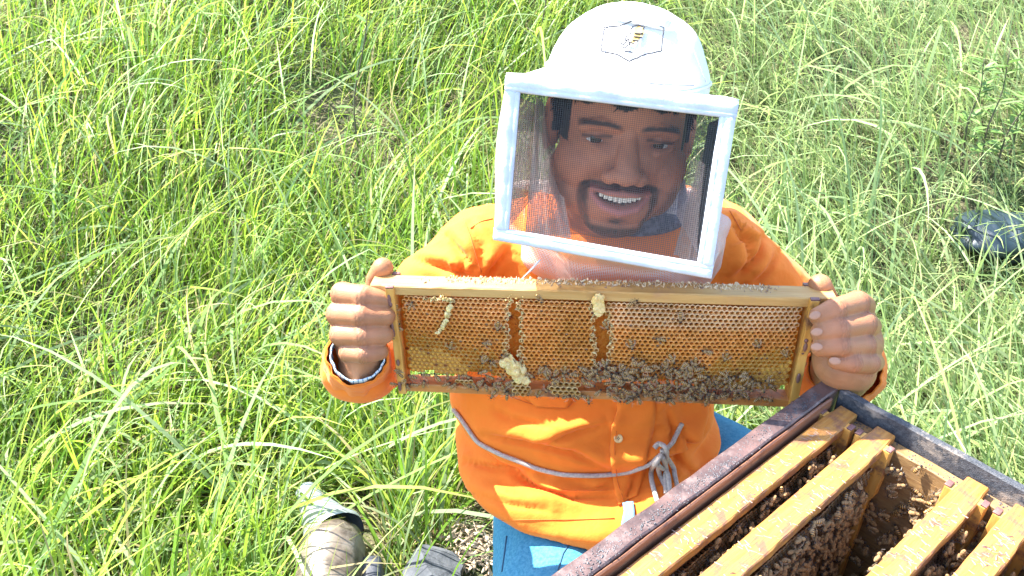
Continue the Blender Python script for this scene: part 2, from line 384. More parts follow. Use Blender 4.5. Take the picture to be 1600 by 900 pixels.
    tip = (RNG.random(n) < .3)[:, None, None, None]*np.clip((t-.6)*2, 0, .7)[None, :, None, None]
    cc = cc*(1-tip)+np.array([.42, .36, .16])*tip
    me = bpy.data.meshes.new(name); nv = n*(seg+1)*2; nf = len(F)
    me.vertices.add(nv); me.vertices.foreach_set('co', V.astype(np.float32).ravel())
    me.loops.add(nf*4); me.loops.foreach_set('vertex_index', F.astype(np.int32).ravel())
    me.polygons.add(nf); me.polygons.foreach_set('loop_start', np.arange(0, nf*4, 4, dtype=np.int32))
    me.polygons.foreach_set('use_smooth', np.ones(nf, bool)); me.update(calc_edges=True)
    setcol(me, cc.reshape(-1, 3)); me.materials.append(M_grass)
    o = link(me, name); o['kind'] = 'stuff'; return o
G1 = (.18, .33, .035); G2 = (.31, .46, .045); G3 = (.25, .39, .12); G4 = (.44, .54, .09); G5 = (.37, .48, .24); DRY = (.46, .38, .20); BR = (.20, .13, .06)
green = [(G1, 3), (G2, 4), (G3, 2.6), (G4, 2.2), (G5, 1.6), (DRY, .7)]
o = grass_mesh('grass', 50000, .45, 6.5, 1.15, .18, .46, .0030, .0072, 6, green)
tag(o, 'long arching green grass blades covering the whole bank behind the man', 'grass')
o = grass_mesh('grass', 1500, .75, 3.2, 1.2, .42, .78, .006, .0105, 8, [(G3, 2), (G5, 3), (G4, 1)], lay=.35)
tag(o, 'broad pale grass leaves arching far over the other grass', 'grass')
o = grass_mesh('grass', 62000, .45, 6.0, 1.15, .07, .22, .0018, .0045, 4, green+[(BR, .5)], lay=.25, keepbare=.6)
tag(o, 'shorter fine green grass growing between the long blades', 'grass')
o = grass_mesh('dry_grass', 42000, .45, 5.0, 1.2, .05, .20, .0012, .003, 3, [(DRY, 4), ((.60, .50, .30), 2), (BR, 2), ((.34, .34, .2), 1)], lay=.95, keepbare=0, zoff=.04)
tag(o, 'pale dead straw lying matted under the green grass', 'dry grass')
o = grass_mesh('far_grass', 30000, 6, 26, 1.6, .3, .6, .008, .02, 4, green, keepbare=0)

tag(o, 'far green grass over the top of the bank, out of focus of the scene', 'grass')
o['label'] = 'far green grass growing on over the top of the bank'

for sgn in (-1, 1):
    o = grass_mesh('side_grass', 16000, .6, 7.0, 1.2, .16, .44, .004, .008, 4, green, keepbare=0, turn=sgn*math.radians(88), amax=27)
    tag(o, 'green grass going on beyond the %s edge of the picture' % ('left' if sgn < 0 else 'right'), 'grass')
# ------------------------------------------------------------ hive frames (the held one and those in the box share this builder)
def comb_mesh(x0, x1, z0, z1, colour, keep, surf, r=.0027, seed=1):
    """hexagonal wax cells: rims, cell walls and floors as real geometry. faces -y"""
    rg = random.Random(seed); V = []; F = []; C = []
    s = r/math.cos(math.pi/6); dz = r*math.sqrt(3); j = 0; z = z1-r
    while z > z0+r*.3:
        i = 0; x = x0+r*(1 if j % 2 else 2)
        while x < x1-r*.3:
            k = keep(x, z)
            if k > 0:
                rim, wall, floor, depth = colour(x, z, rg)
                y = surf(x, z)+rg.uniform(-.00025, .00025)-(.0004 if rg.random() < .1 else 0)
                b = len(V); ir = r*rg.uniform(.74, .84)
                for q in range(6):
                    a = math.pi/6+q*math.pi/3; V.append((x+s*1.03*math.cos(a), y+.0007, z+s*1.03*math.sin(a))); C.append(rim)
                jx, jz = rg.uniform(-.00012, .00012), rg.uniform(-.00012, .00012)
                for q in range(6):
                    a = math.pi/6+q*math.pi/3; V.append((x+jx+ir*1.08*math.cos(a), y-.0002, z+jz+ir*1.08*math.sin(a))); C.append(rim)
                for q in range(6):
                    a = math.pi/6+q*math.pi/3; V.append((x+ir*.97*math.cos(a), y+.0016, z+ir*.97*math.sin(a))); C.append(wall)
                for q in range(6):
                    a = math.pi/6+q*math.pi/3; V.append((x+ir*.8*math.cos(a), y+depth, z-.0006+ir*.8*math.sin(a))); C.append(floor)
                V.append((x, y+depth*(1.12 if depth > .003 else .8), z-.0006)); C.append(floor)
                for L_ in range(3):
                    for q in range(6):
                        a = b+L_*6+q; c = b+L_*6+(q+1) % 6; F.append((a, c, c+6, a+6))
                for q in range(6): F.append((b+18+q, b+18+(q+1) % 6, b+24))
            x += 2*r; i += 1
        z -= dz; j += 1
    me = bpy.data.meshes.new('comb_cells'); me.from_pydata(V, [], F); setcol(me, np.array(C)); me.materials.append(M_comb); return me
def hive_frame(M, label, held=False, group=None, H=.141, dark=False):
    t = empty('framed_honeycomb', mat=M); tag(t, label, 'hive frame', group)
    W = .241; bx = .2235; TB = .0128 if held else .0113
    m = MB(); n = 44; rings = []
    rg = random.Random(3)
    for i in range(n+1):
        x = -W+2*W*i/n; th = .0098 if abs(x) > bx-.004 else .0115
        e = rg.uniform(-.0004, .0004); c = .0012; tb = TB*(.86 if abs(x) > bx+.002 else 1)
        rings.append([(x, -tb+c, .0+e*.4), (x, tb-c, e*.4), (x, tb+e*.5, -c), (x, tb+e*.5, -th+c), (x, tb-c, -th), (x, -tb+c, -th), (x, -tb+e, -th+c), (x, -tb+e, -c)])
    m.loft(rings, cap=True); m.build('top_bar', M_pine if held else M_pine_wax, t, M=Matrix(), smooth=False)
    for s in (-1, 1):
        m = MB(); x = s*(bx-.0048); prof = [(-.0005, .0182 if held else .0178), (-.035, .0182), (-.060, .0172), (-.070, .0135), (-H-.002, .0125)]
        rings = []
        for z, hw in prof:
            rings.append([(x-.0046, -hw, z), (x+.0046, -hw, z), (x+.0049, hw, z), (x-.0046, hw, z)])
        m.loft(rings, cap=True); e = m.build('end_bar', M_endbar, t, M=Matrix(), smooth=False, bevel=.0008)
        m = MB()
        for yy in (-1, 1):
            m.box((x, yy*(.0156), .0004), (.0088, .0054, .0016), bev=.0005, jit=.0002)
        if held:
            for q, zz in enumerate((-.014, -.020, -.048, -.056, -.064, -.098, -.131)):
                m.ell((x-.001+.001*random.uniform(-1, 1), -.0182 if zz > -.06 else -.0145, zz), (.0022, .0012, random.uniform(.0025, .007)), nu=8, nv=6)
        m.build('propolis', M_propolis, e, M=Matrix())['kind'] = 'stuff'
    m = MB(); rings = []
    for i in range(31):
        x = -bx+.0095+(2*bx-.019)*i/30; e = rg.uniform(-.0004, .0004); c = .0009
        rings.append([(x, -.0098+c, -H+.0105+e), (x, .0098, -H+.0105+e), (x, .0098, -H), (x, -.0098+c, -H), (x, -.0098+e, -H+c), (x, -.0098+e, -H+.0105-c)])
    m.loft(rings, cap=True); m.build('bottom_bar', M_botbar, t, M=Matrix(), smooth=False)
    return t
def to_mat(x, y, z, o): return Matrix(((x.x, y.x, z.x, o.x), (x.y, y.y, z.y, o.y), (x.z, y.z, z.z, o.z), (0, 0, 0, 1)))
PLh = P(584, 437, .818); PRh = P(1301, 457, .772)
fx = (PRh-PLh).normalized(); zz = Vector((0, math.sin(math.radians(3)), 1)).normalized(); fy = zz.cross(fx).normalized(); fz = fx.cross(fy)
FRM = to_mat(fx, fy, fz, (PLh+PRh)/2); FRI = FRM.inverted()
def fpx(px, py, y=-.016):
    """frame-local x, z of a photograph pixel on the comb plane"""
    a = FRI @ CAM; b = FRI @ P(px, py, 1.0); t = (y-a.y)/(b.y-a.y); q = a+(b-a)*t; return q.x, q.z
held = hive_frame(FRM, 'wooden hive frame of open honeycomb held up by both hands', held=True)
CX = .2085; CZ0 = -.1200; CZ1 = -.0125
def surf(x, z):
    u = x/CX; v = (z-CZ0)/(CZ1-CZ0)*2-1
    e = (1-abs(u)**5)*(1-.7*abs(v)**6)
    return -.0105-.0052*max(e, 0)-.0012*math.sin(x*37+2)*math.cos(z*50)
g1 = [fpx(803, y_) for y_ in (462, 475, 500, 540, 572)]; g1w = [.002, .004, .0062, .0068, .006]
g2 = [fpx(x_, y_) for x_, y_ in ((935, 468), (938, 492), (941, 525), (940, 555), (938, 585))]; g2w = [.003, .0068, .0082, .0065, .003]
def gouge(x, z):
    best = 9
    for g, gw in ((g1, g1w), (g2, g2w)):
        for (xa, za), (xb, zb), wa, wb in zip(g[:-1], g[1:], gw[:-1], gw[1:]):
            if zb <= z <= za:
                t = (za-z)/(za-zb); c = xa+(xb-xa)*t; ww = wa+(wb-wa)*t
                best = min(best, abs(x-c+.0014*math.sin(z*900))-ww)
    return best
def keep_main(x, z):
    if gouge(x, z) < 0: return 0
    if z < CZ0+.008+.004*math.sin(x*31)+.002*math.sin(x*90): return 0 if abs(x) < .19 else (1 if z > CZ0+.012 else 0)
    sx, sz = fpx(668, 466)
    if abs(x-sx) < .022 and z > sz-.0025: return 0
    return 1
def col_main(x, z, rg):
    u = x/CX; v = (z-CZ0)/(CZ1-CZ0)
    k = noise.noise(Vector((x*22, 1, z*22)))+rg.uniform(-.35, .35)
    honey = max(0, (1-v*1.5))*max(0, abs(u)*1.75-.75)*1.4+max(0, abs(u+.8)<.28)*.25*(1-v)+k*.18
    rim = np.array((.88, .44, .10)); pale = np.array((.90, .57, .24)); white = np.array((.92, .76, .50))
    top = max(0, v-.55)*1.2+.5*max(0, u)*max(0, v-.35)*2+k*.3
    rim = rim*(1-np.clip(top, 0, 1))+pale*np.clip(top, 0, 1)
    if u > .05 and v > .72: rim = rim*.5+white*.5
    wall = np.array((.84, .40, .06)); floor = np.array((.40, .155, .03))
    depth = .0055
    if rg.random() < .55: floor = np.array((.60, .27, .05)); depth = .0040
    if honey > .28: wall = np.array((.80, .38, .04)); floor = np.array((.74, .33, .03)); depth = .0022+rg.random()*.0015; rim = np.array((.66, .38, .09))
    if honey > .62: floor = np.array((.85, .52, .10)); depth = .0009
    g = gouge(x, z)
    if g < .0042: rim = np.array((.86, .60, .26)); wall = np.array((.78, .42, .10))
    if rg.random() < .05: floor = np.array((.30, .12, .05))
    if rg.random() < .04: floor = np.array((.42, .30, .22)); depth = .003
    sh = 1+.18*k
    return rim*sh, wall*sh, floor, depth
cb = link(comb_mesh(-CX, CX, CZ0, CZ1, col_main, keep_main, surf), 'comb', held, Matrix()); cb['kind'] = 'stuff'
cb['label'] = 'open hexagonal honeycomb cells, amber inside with pale rims'
# midrib behind the cells (seen in the two torn gaps), and the back of the comb
m = MB(); rings = []
for j in range(15):
    z = CZ1-(CZ1-CZ0-.006)*j/14
    rings.append([(-CX-.004+(2*CX+.008)*i/60, -.0025-.0014*noise.noise(Vector((i*.9, j*.9, 3))), z) for i in range(61)])
m.loft(rings, closed=False)
M_mid = mat('torn_midrib', (.78, .27, .02), (.88, .42, .05), .3, 300, bump=1, bscale=420, trans=.55, bdist=.003, c3=(.25, .07, .02), s3=90)
m.build('comb_midrib', M_mid, cb, M=Matrix(), solid=.002)
bk = link(cb.data, 'comb_back', cb, Matrix.Rotation(math.pi, 4, 'Z')); bk['kind'] = 'stuff'
# ragged wax: torn rims along the gouges, lumps, the burr comb hanging over the bottom bar
def ragged(mb, pts, wid, hgt, n, ybase, seed, flat=.5):
    rg = random.Random(seed)
    for _ in range(n):
        t = rg.random()*(len(pts)-1); i = int(t); f_ = t-i
        x = pts[i][0]*(1-f_)+pts[min(i+1, len(pts)-1)][0]*f_+rg.gauss(0, wid); z = pts[i][1]*(1-f_)+pts[min(i+1, len(pts)-1)][1]*f_+rg.gauss(0, wid)
        ax = Matrix.Rotation(rg.uniform(0, 6.28), 3, 'Y') @ Matrix.Rotation(rg.uniform(-.8, .8), 3, 'X')
        a = rg.uniform(.35, 1.35)*hgt
        if hgt < .002:
            q = [ax @ Vector((rg.uniform(-1, 1)*a*1.5, rg.uniform(-.4, .4)*a, rg.uniform(-1, 1)*a*1.5)) for _k in range(5)]; o_ = Vector((x, ybase-rg.random()*.0015, z))
            mb.add([o_+k_ for k_ in q]+[o_+Vector((0, -a*.8, 0))], [(0, 1, 5), (1, 2, 5), (2, 3, 5), (3, 4, 5), (4, 0, 5), (0, 2, 4)])
        else: mb.ell((x, ybase-rg.random()*.002, z), (a, a*flat, a*rg.uniform(.4, 1.6)), nu=7, nv=5, ax=ax)
def lump(m, sd_):
    me = fuse(m, .0007, 2); co = getco(me); no = getno(me)
    d_ = np.array([.0016*(1-abs(noise.noise(Vector((p[0]*260, p[1]*260, p[2]*150+sd_))))*2.4) for p in co]); setco(me, co+no*d_[:, None]); me.materials.append(M_wax)
    return link(me, 'wax_lump', cb, Matrix())
m = MB()
for g, gw in ((g1, g1w), (g2, g2w)):
    for s in (-1, 1):
        ragged(m, [(x+s*(ww+.0012), z) for (x, z), ww in zip(g, gw)], .0019, .0013, 60, -.0150, 5+s)
ragged(m, [fpx(706, 476), fpx(700, 484), fpx(697, 500), fpx(692, 512), fpx(682, 521)], .0008, .0023, 60, -.0162, 9)
ragged(m, [fpx(662, 469), fpx(690, 466), fpx(712, 471)], .0012, .0016, 60, -.0150, 10)
o = m.build('torn_wax', M_wax, cb, M=Matrix()); o['kind'] = 'stuff'
m = MB(); ragged(m, [fpx(936, 463), fpx(935, 474), fpx(936, 484)], .0017, .0036, 40, -.0160, 12); lump(m, 3)
m = MB(); ragged(m, [fpx(795, 566), fpx(808, 575), fpx(812, 590)], .0028, .0056, 50, -.0165, 13); lump(m, 5)
def burr(poly, nm, r=.0031, seed=4):
    xs = [fpx(*p)[0] for p in poly]; zs = [fpx(*p)[1] for p in poly]
    def inside(x, z):
        c = False; n = len(xs)
        for i in range(n):
            j = i-1
            if (zs[i] > z) != (zs[j] > z) and x < (xs[j]-xs[i])*(z-zs[i])/(zs[j]-zs[i])+xs[i]: c = not c
        return 1 if c else 0
    def cc(x, z, rg): return np.array((.72, .52, .22)), np.array((.55, .30, .06)), np.array((.22, .09, .02)), .006
    q = link(comb_mesh(min(xs), max(xs), min(zs), max(zs), cc, inside, lambda x, z: -.0150-.0025*math.sin((z-min(zs))/(max(zs)-min(zs))*3.1), r=r, seed=seed), nm, held, Matrix()); return q
burr([(800, 580), (823, 578), (829, 600), (824, 622), (806, 622), (800, 600)], 'burr_comb', .0030)
burr([(868, 598), (906, 598), (908, 618), (862, 618), (858, 606)], 'burr_comb', .0032, 6)
burr([(708, 592), (742, 594), (742, 602), (708, 600)], 'burr_comb', .0026, 7)
# cream ridges of broken wax along the back half of the top bar
def ridges(parent, x0, x1, y0, y1, n, hgt, seed, mt, length=.004, nm='wax_ridges', diag=0.0):
    rg = random.Random(seed); m = MB()
    for _ in range(n):
        x = rg.uniform(x0, x1); y = rg.uniform(y0, y1); a = rg.gauss(math.pi/2, .5)+diag; l = length*rg.uniform(.4, 1.2); h = hgt*rg.uniform(.3, 1.1)
        d = Vector((math.cos(a), math.sin(a), 0)); nn = Vector((-d.y, d.x, 0))*.00045
        p0 = Vector((x, y, 0))-d*l/2; p1 = p0+d*l
        k = Vector((rg.uniform(-.001, .001), rg.uniform(-.001, .001), h)); pm = (p0+p1)/2+Vector((0, 0, h*rg.uniform(.5, 1.2)))
        m.add([p0-nn, p0+nn, p1+nn, p1-nn, p0+k*.6, pm, p1+Vector((0, 0, h*.5))], [(0, 3, 6, 5, 4), (1, 4, 5, 6, 2), (0, 4, 1), (3, 2, 6)])
    o = m.build(nm, mt, parent, M=Matrix(), smooth=False); o['kind'] = 'stuff'; return o
M_waxr = mat('old_wax', (.62, .45, .30), (.80, .66, .44), .5, 200)
M_waxp = mat('purple_wax', (.22, .12, .11), (.42, .28, .18), .5, 200)
ridges(held, -.16, .175, .001, .0125, 420, .0032, 1, M_waxr)
ridges(held, -.19, .19, -.004, .0125, 160, .0016, 2, M_waxp)

# ------------------------------------------------------------ the open hive
def hp(u, v, w_): return Vector((u, -v, w_))        # hive local: u across, v along towards the viewer, w up
hive = empty('beehive', mat=HIVE); tag(hive, 'open wooden hive box with scorched dark rim and frames inside, lower right', 'beehive')
T = .0205; RIM2 = .0125
def wob(mb, amp, seed, fr=30):
    for i, v in enumerate(mb.v):
        n_ = noise.noise_vector(v*fr+Vector((seed, 0, 0))); mb.v[i] = v+n_*amp
def board(c0, c1, cell=.012):
    """subdivided board between two local corners so that its edges can be worn"""
    m = MB(); lo = Vector([min(a, b) for a, b in zip(c0, c1)]); hi = Vector([max(a, b) for a, b in zip(c0, c1)])
    bm = bmesh.new(); bmesh.ops.create_cube(bm, size=1)
    for v in bm.verts: v.co = Vector([lo[k]+(v.co[k]+.5)*(hi[k]-lo[k]) for k in range(3)])
    bmesh.ops.bevel(bm, geom=bm.edges[:], offset=.0014, segments=1, affect='EDGES')
    ax = max(range(3), key=lambda k: hi[k]-lo[k]); n = int((hi[ax]-lo[ax])/cell)
    for i in range(1, n):
        p = Vector((0, 0, 0)); p[ax] = lo[ax]+(hi[ax]-lo[ax])*i/n; nn = Vector((0, 0, 0)); nn[ax] = 1
        bmesh.ops.bisect_plane(bm, geom=bm.verts[:]+bm.edges[:]+bm.faces[:], plane_co=p, plane_no=nn)
    bm.verts.index_update(); m.add([v.co.copy() for v in bm.verts], [[v.index for v in f.verts] for f in bm.faces]); bm.free(); return m
def wall(nm, c0, c1, mt, mats2=None, seed=1, amp=.0009):
    m = board(c0, c1); wob(m, amp, seed)
    ob = m.build(nm, [mt]+(mats2 or []), hive, M=Matrix(), smooth=False); return ob
# left long wall: dark painted top, reddish bare inner face with a chipped edge
wl = wall('side_wall', hp(0, 0, 0), hp(T-.002, BL, -BH), M_rimdark, seed=2, amp=.0013)
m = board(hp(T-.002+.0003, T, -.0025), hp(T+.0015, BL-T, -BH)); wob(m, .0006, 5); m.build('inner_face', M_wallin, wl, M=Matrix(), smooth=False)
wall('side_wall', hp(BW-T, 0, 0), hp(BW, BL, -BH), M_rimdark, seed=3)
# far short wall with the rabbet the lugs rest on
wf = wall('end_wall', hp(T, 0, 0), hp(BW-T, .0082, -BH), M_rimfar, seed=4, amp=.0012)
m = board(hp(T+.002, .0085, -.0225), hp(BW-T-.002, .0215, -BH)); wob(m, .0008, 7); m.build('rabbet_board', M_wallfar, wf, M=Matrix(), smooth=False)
wn_ = wall('end_wall', hp(T, BL-.010, 0), hp(BW-T, BL, -BH), M_rimfar, seed=6)
m = board(hp(T+.002, BL-.0225, -.0225), hp(BW-T-.002, BL-.0103, -BH)); m.build('rabbet_board', M_wallfar, wn_, M=Matrix(), smooth=False)
ob = wall('floor_board', hp(.001, .001, -.7), hp(BW-.001, BL-.001, -.68), M_hiveout, seed=8)
low = empty('hive_box', mat=HIVE); tag(low, 'closed lower hive box carrying the open one', 'hive box')
for a, b, nm in ((hp(0, 0, -BH-.003), hp(T, BL, -.675), 'side_wall'), (hp(BW-T, 0, -BH-.003), hp(BW, BL, -.675), 'side_wall'),
                 (hp(T, 0, -BH-.003), hp(BW-T, T, -.675), 'end_wall'), (hp(T, BL-T, -BH-.003), hp(BW-T, BL, -.675), 'end_wall')):
    m = board(a, b); m.build(nm, M_hiveout, low, M=Matrix(), smooth=False)
m = MB(); m.box(hp(BW/2, BL/2, -.475), (BW-2*T-.002, BL-2*T-.002, .36)); 
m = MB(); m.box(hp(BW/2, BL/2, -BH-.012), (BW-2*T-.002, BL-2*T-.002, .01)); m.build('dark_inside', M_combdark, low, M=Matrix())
# propolis crumbs along the left rim and on the ledge
rg = random.Random(21); m = MB()
for _ in range(1900):
    v = rg.uniform(.03, BL-.02); u = min(max(rg.gauss(.012, .0042), .0015), T-.001)
    if noise.noise(Vector((u*60, v*14, 0)))+rg.uniform(-.3, .3) < -.05: continue
    a = rg.uniform(.00025, .0008)
    m.ell(hp(u, v, .0002), (a, a*rg.uniform(.6, 1.6), a*.8), nu=5, nv=3)
for _ in range(300):
    v = rg.uniform(.011, .022); u = rg.uniform(T, BW-T); a = rg.uniform(.0004, .0012); m.ell(hp(u, v, -.0225), (a, a, a*.6), nu=5, nv=3)
M_crumb = mat('grey_crumbs', (.015, .015, .018), (.11, .11, .12), .5, 500, spec=.5)
o = m.build('propolis_crumbs', M_crumb, wl, M=Matrix(), smooth=False); o['kind'] = 'stuff'
FU = [(.0369, 'first hive frame in the box, next to the dark side wall'), (.0784, 'second hive frame in the box, left edge of the empty slot'),
      (.1627, 'third hive frame in the box, right edge of the empty slot'), (.2069, 'fourth hive frame in the box, cut off by the lower right corner'),
      (.2360, 'fifth hive frame in the box, outside the picture corner')]
boxframes = []
for i, (u, lab) in enumerate(FU[:4]):
    o = HIVE @ hp(u, BL/2, -.0125)
    X = -HL; Yv = Vector((0, 0, 1)).cross(X)
    # local -y must look along +u (towards the viewer)
    X = HL.copy(); Yv = Vector((0, 0, 1)).cross(X)
    if Yv.dot(HR) > 0: X = -X; Yv = -Yv
    M = to_mat(X, Yv, Vector((0, 0, 1)), o)
    M = M @ Matrix.Rotation(random.uniform(-.008, .008), 4, 'Z')
    M = M @ Matrix.Diagonal((1.02, 1, 1, 1)) if False else M
    fr = hive_frame(M, lab, group=None, H=.222); boxframes.append((fr, M))
    def keepb(x, z): return 1
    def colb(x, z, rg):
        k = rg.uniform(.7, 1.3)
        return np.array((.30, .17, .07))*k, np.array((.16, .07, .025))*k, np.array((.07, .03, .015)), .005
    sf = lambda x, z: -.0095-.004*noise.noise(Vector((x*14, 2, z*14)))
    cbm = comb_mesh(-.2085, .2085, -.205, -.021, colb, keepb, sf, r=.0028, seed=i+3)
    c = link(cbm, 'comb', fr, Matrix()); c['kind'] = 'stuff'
    m = MB(); m.box((0, .0035, -.113), (.42, .019, .184), bev=.004); m.build('comb_back', M_combdark, c, M=Matrix())
    ridges(fr, -.20, .20, -.006, .0095, (130, 100, 240, 200)[i], .0006 if i < 2 else .0015, 30+i, M_waxp, length=.006)
    ridges(fr, -.20, .20, -.0108, -.004, 60, .0012, 50+i, M_waxp, length=.004)

for k_, u in enumerate((.2489, .2909, .3329, .3749)):
    M = boxframes[3][1].copy(); M.translation = HIVE @ hp(u, BL/2, -.0125)
    fr = hive_frame(M, 'hive frame beyond the right picture edge, %s after the fourth' % ('first', 'second', 'third', 'last')[k_], H=.222)
    c = link(cbm, 'comb', fr, Matrix()); c['kind'] = 'stuff'; m = MB(); m.box((0, .0035, -.113), (.42, .019, .184), bev=.004); m.build('comb_back', M_combdark, c, M=Matrix())
# ------------------------------------------------------------ honey bees
def bee_me(seed, spread=.25, curl=0.0):
    rg = random.Random(seed); m = MB()
    ax = Matrix.Rotation(.12+curl, 3, 'Y')
    m.ell((-.0034, 0, .0024), (.0043, .0021, .0019), nu=10, nv=9, mi=0, ax=ax @ Matrix.Rotation(math.pi/2, 3, 'Y') @ Matrix.Diagonal((1, 1, 1)) if False else ax)
    m.ell((.0017, 0, .0029), (.0021, .0020, .0019), nu=9, nv=7, mi=1)
    m.ell((.0044, 0, .0024), (.0011, .0017, .0013), nu=8, nv=6, mi=2)
    for s in (-1, 1):
        for L_, a, wd, z in ((.0088, spread, .0026, .0047), (.0062, spread*1.6, .0019, .0043)):
            d = Vector((-math.cos(a), s*math.sin(a), -.10)); n = Vector((math.sin(a), s*math.cos(a), 0))*wd
            o = Vector((.0018, s*.0011, z)); z2 = Vector((0, 0, rg.uniform(-.0004, .0006)))
            m.add([o, o+d*L_*.35+n*.45, o+d*L_*.75+n*.62+z2, o+d*L_+n*.15+z2, o+d*L_*.93-n*.2+z2, o+d*L_*.5-n*.12], [(0, 1, 2, 3, 4, 5)], 3)
        for k, (xx, fw) in enumerate(((.003, .6), (.0016, .1), (.0004, -.8))):
            a = Vector((xx, s*.0015, .0022)); b = a+Vector((fw*.002, s*.0026, .0006)); c = b+Vector((fw*.0012, s*.0012, -.0026))
            m.tube([a, b, c], .00022, n=3, mi=2)
        a = Vector((.0052, s*.0006, .003)); m.tube([a, a+Vector((.0014, s*.0009, .0008)), a+Vector((.0026, s*.0014, .0002))], .00016, n=3, mi=2)
    return m.mesh('honey_bee', [M_beeabd, M_beebody, M_beehead, M_wing])
BEES = [bee_me(1), bee_me(2, .5), bee_me(3, .12, .12), bee_me(4, .8, -.1)]
NB = [0]
def bee(M, label=None, group=None, sc=1.0, k=None):
    o = bpy.data.objects.new('honey_bee', BEES[random.randrange(4) if k is None else k]); COL.objects.link(o)
    o.matrix_world = M @ Matrix.Scale(sc*random.uniform(.92, 1.08), 4)
    tag(o, label, 'bee', group); NB[0] += 1; return o
def bee_on(B, x, y, z, up, ang, tilt=.15):
    """matrix of a bee standing on a surface with local normal `up`, heading turned by ang"""
    up = Vector(up).normalized(); a = up.orthogonal().normalized(); b = up.cross(a)
    h = a*math.cos(ang)+b*math.sin(ang); h = (h+up*random.uniform(-tilt, tilt)).normalized(); s_ = up.cross(h).normalized(); up = h.cross(s_)
    return B @ to_mat(h, s_, up, Vector((x, y, z)))
rg = random.Random(77)
def heldbee(px, py, lab, ang=None, lift=0, grp=None, sc=.94):
    x, z = fpx(px, py, -.016)
    on_comb = CZ0+.008 < z < CZ1
    y = surf(x, z)-.0006 if on_comb else (-.0102 if z > -.146 else -.004)
    return bee(bee_on(FRM, x, y-lift, z, (rg.uniform(-.15, .15), -1, rg.uniform(-.1, .25)), rg.uniform(0, 6.28) if ang is None else ang), lab, grp, sc)
single = [(843, 468, 'bee at the top rim of the comb, above the middle between the two torn gaps'), (990, 475, 'pale bee just under the top bar right of the white wax lump'),
          (1063, 496, 'pale bee standing upright high on the right half of the comb'), (1031, 528, 'pale bee alone in the middle of the right half of the comb'),
          (987, 538, 'pale bee right of the second torn gap'), (1103, 548, 'bee right of the comb centre, leftmost of three in a row'),
          (1134, 558, 'bee slanting on the comb between two others, right half'), (1184, 539, 'bee standing upright near the honey patch on the right'),
          (1228, 554, 'small white bee by the right end bar'), (1082, 568, 'bee just above the dense cluster on the comb'), (1160, 586, 'bee at the lower right end of the cluster, upright'),
          (760, 535, 'pale bee left of the first torn gap'), (705, 540, 'faint bee on the left third of the comb'), (778, 508, 'bee beside the upper left edge of the first torn gap'),
          (641, 479, 'bee beside the left end bar near the top of the comb'), (757, 561, 'bee climbing left of the wax lump, upper of a pair'), (770, 567, 'bee left of the wax lump, lower of a pair'),
          (946, 508, 'bee inside the second torn gap'), (789, 556, 'bee at the lower left edge of the first torn gap')]
for px, py, lab in single: heldbee(px, py, lab)
def scatter(poly_pts, n, mind, lab, grp, lift=(0, 0), sc=.94):
    done = []; tries = 0
    while len(done) < n and tries < n*60:
        tries += 1; cx_, cy_, rx, ry = rg.choice(poly_pts); px = cx_+rg.gauss(0, rx*.5); py = cy_+rg.gauss(0, ry*.5)
        if all((px-a)**2+(py-b)**2 > mind**2 for a, b in done):
            done.append((px, py)); heldbee(px, py, lab(px, py) if callable(lab) else lab, lift=rg.uniform(*lift), grp=grp, sc=sc)
scatter([(1000, 585, 50, 16), (1040, 600, 70, 20), (1075, 608, 70, 18), (1120, 606, 60, 16), (1030, 580, 50, 16), (1005, 612, 50, 12)], 108, 8.8,
        lambda px, py: 'bee in the dense cluster, its %s %s' % ('upper fringe on the comb,' if py < 583 else 'core over the bottom bar,' if py < 608 else 'lower fringe,', 'left end' if px < 1000 else 'middle' if px < 1060 else 'right part' if px < 1115 else 'far right end'), 'bees clustered at the right of the bottom bar', (0, .006))
scatter([(930, 578, 40, 10), (880, 582, 60, 10), (905, 588, 50, 9), (955, 588, 30, 8)], 26, 10, lambda px, py: 'bee loosely strung along the lower comb edge, ' + ('just right of the wax lump' if px < 868 else 'midway to the cluster' if px < 920 else 'just left of the cluster'), 'bees along the lower comb edge')
scatter([(650, 588, 35, 8), (690, 590, 40, 9), (755, 590, 50, 9), (770, 600, 30, 6)], 15, 13, lambda px, py: 'bee on the lower comb edge, ' + ('by the left end bar' if px < 675 else 'on the left quarter' if px < 735 else 'just left of the wax lump'), 'bees on the left of the bottom bar')
scatter([(720, 604, 70, 5), (760, 608, 50, 6), (840, 618, 30, 5), (870, 612, 40, 5), (900, 622, 20, 4), (800, 620, 30, 4)], 22, 10, lambda px, py: 'bee hanging under the bottom bar ' + ('left of the burr comb' if px < 790 else 'beside the burr comb lumps' if px < 870 else 'left of the cluster'), 'bees under the bottom bar')
scatter([(985, 622, 25, 4), (1060, 626, 60, 5), (1120, 622, 40, 4)], 14, 10, 'one of the bees hanging below the cluster under the bottom bar', 'bees below the cluster')
scatter([(640, 606, 18, 3), (625, 585, 4, 12), (618, 500, 3, 20), (628, 602, 10, 4)], 9, 8, 'one of the bees by the lower left corner of the held frame', 'bees at the left frame corner', sc=.8)
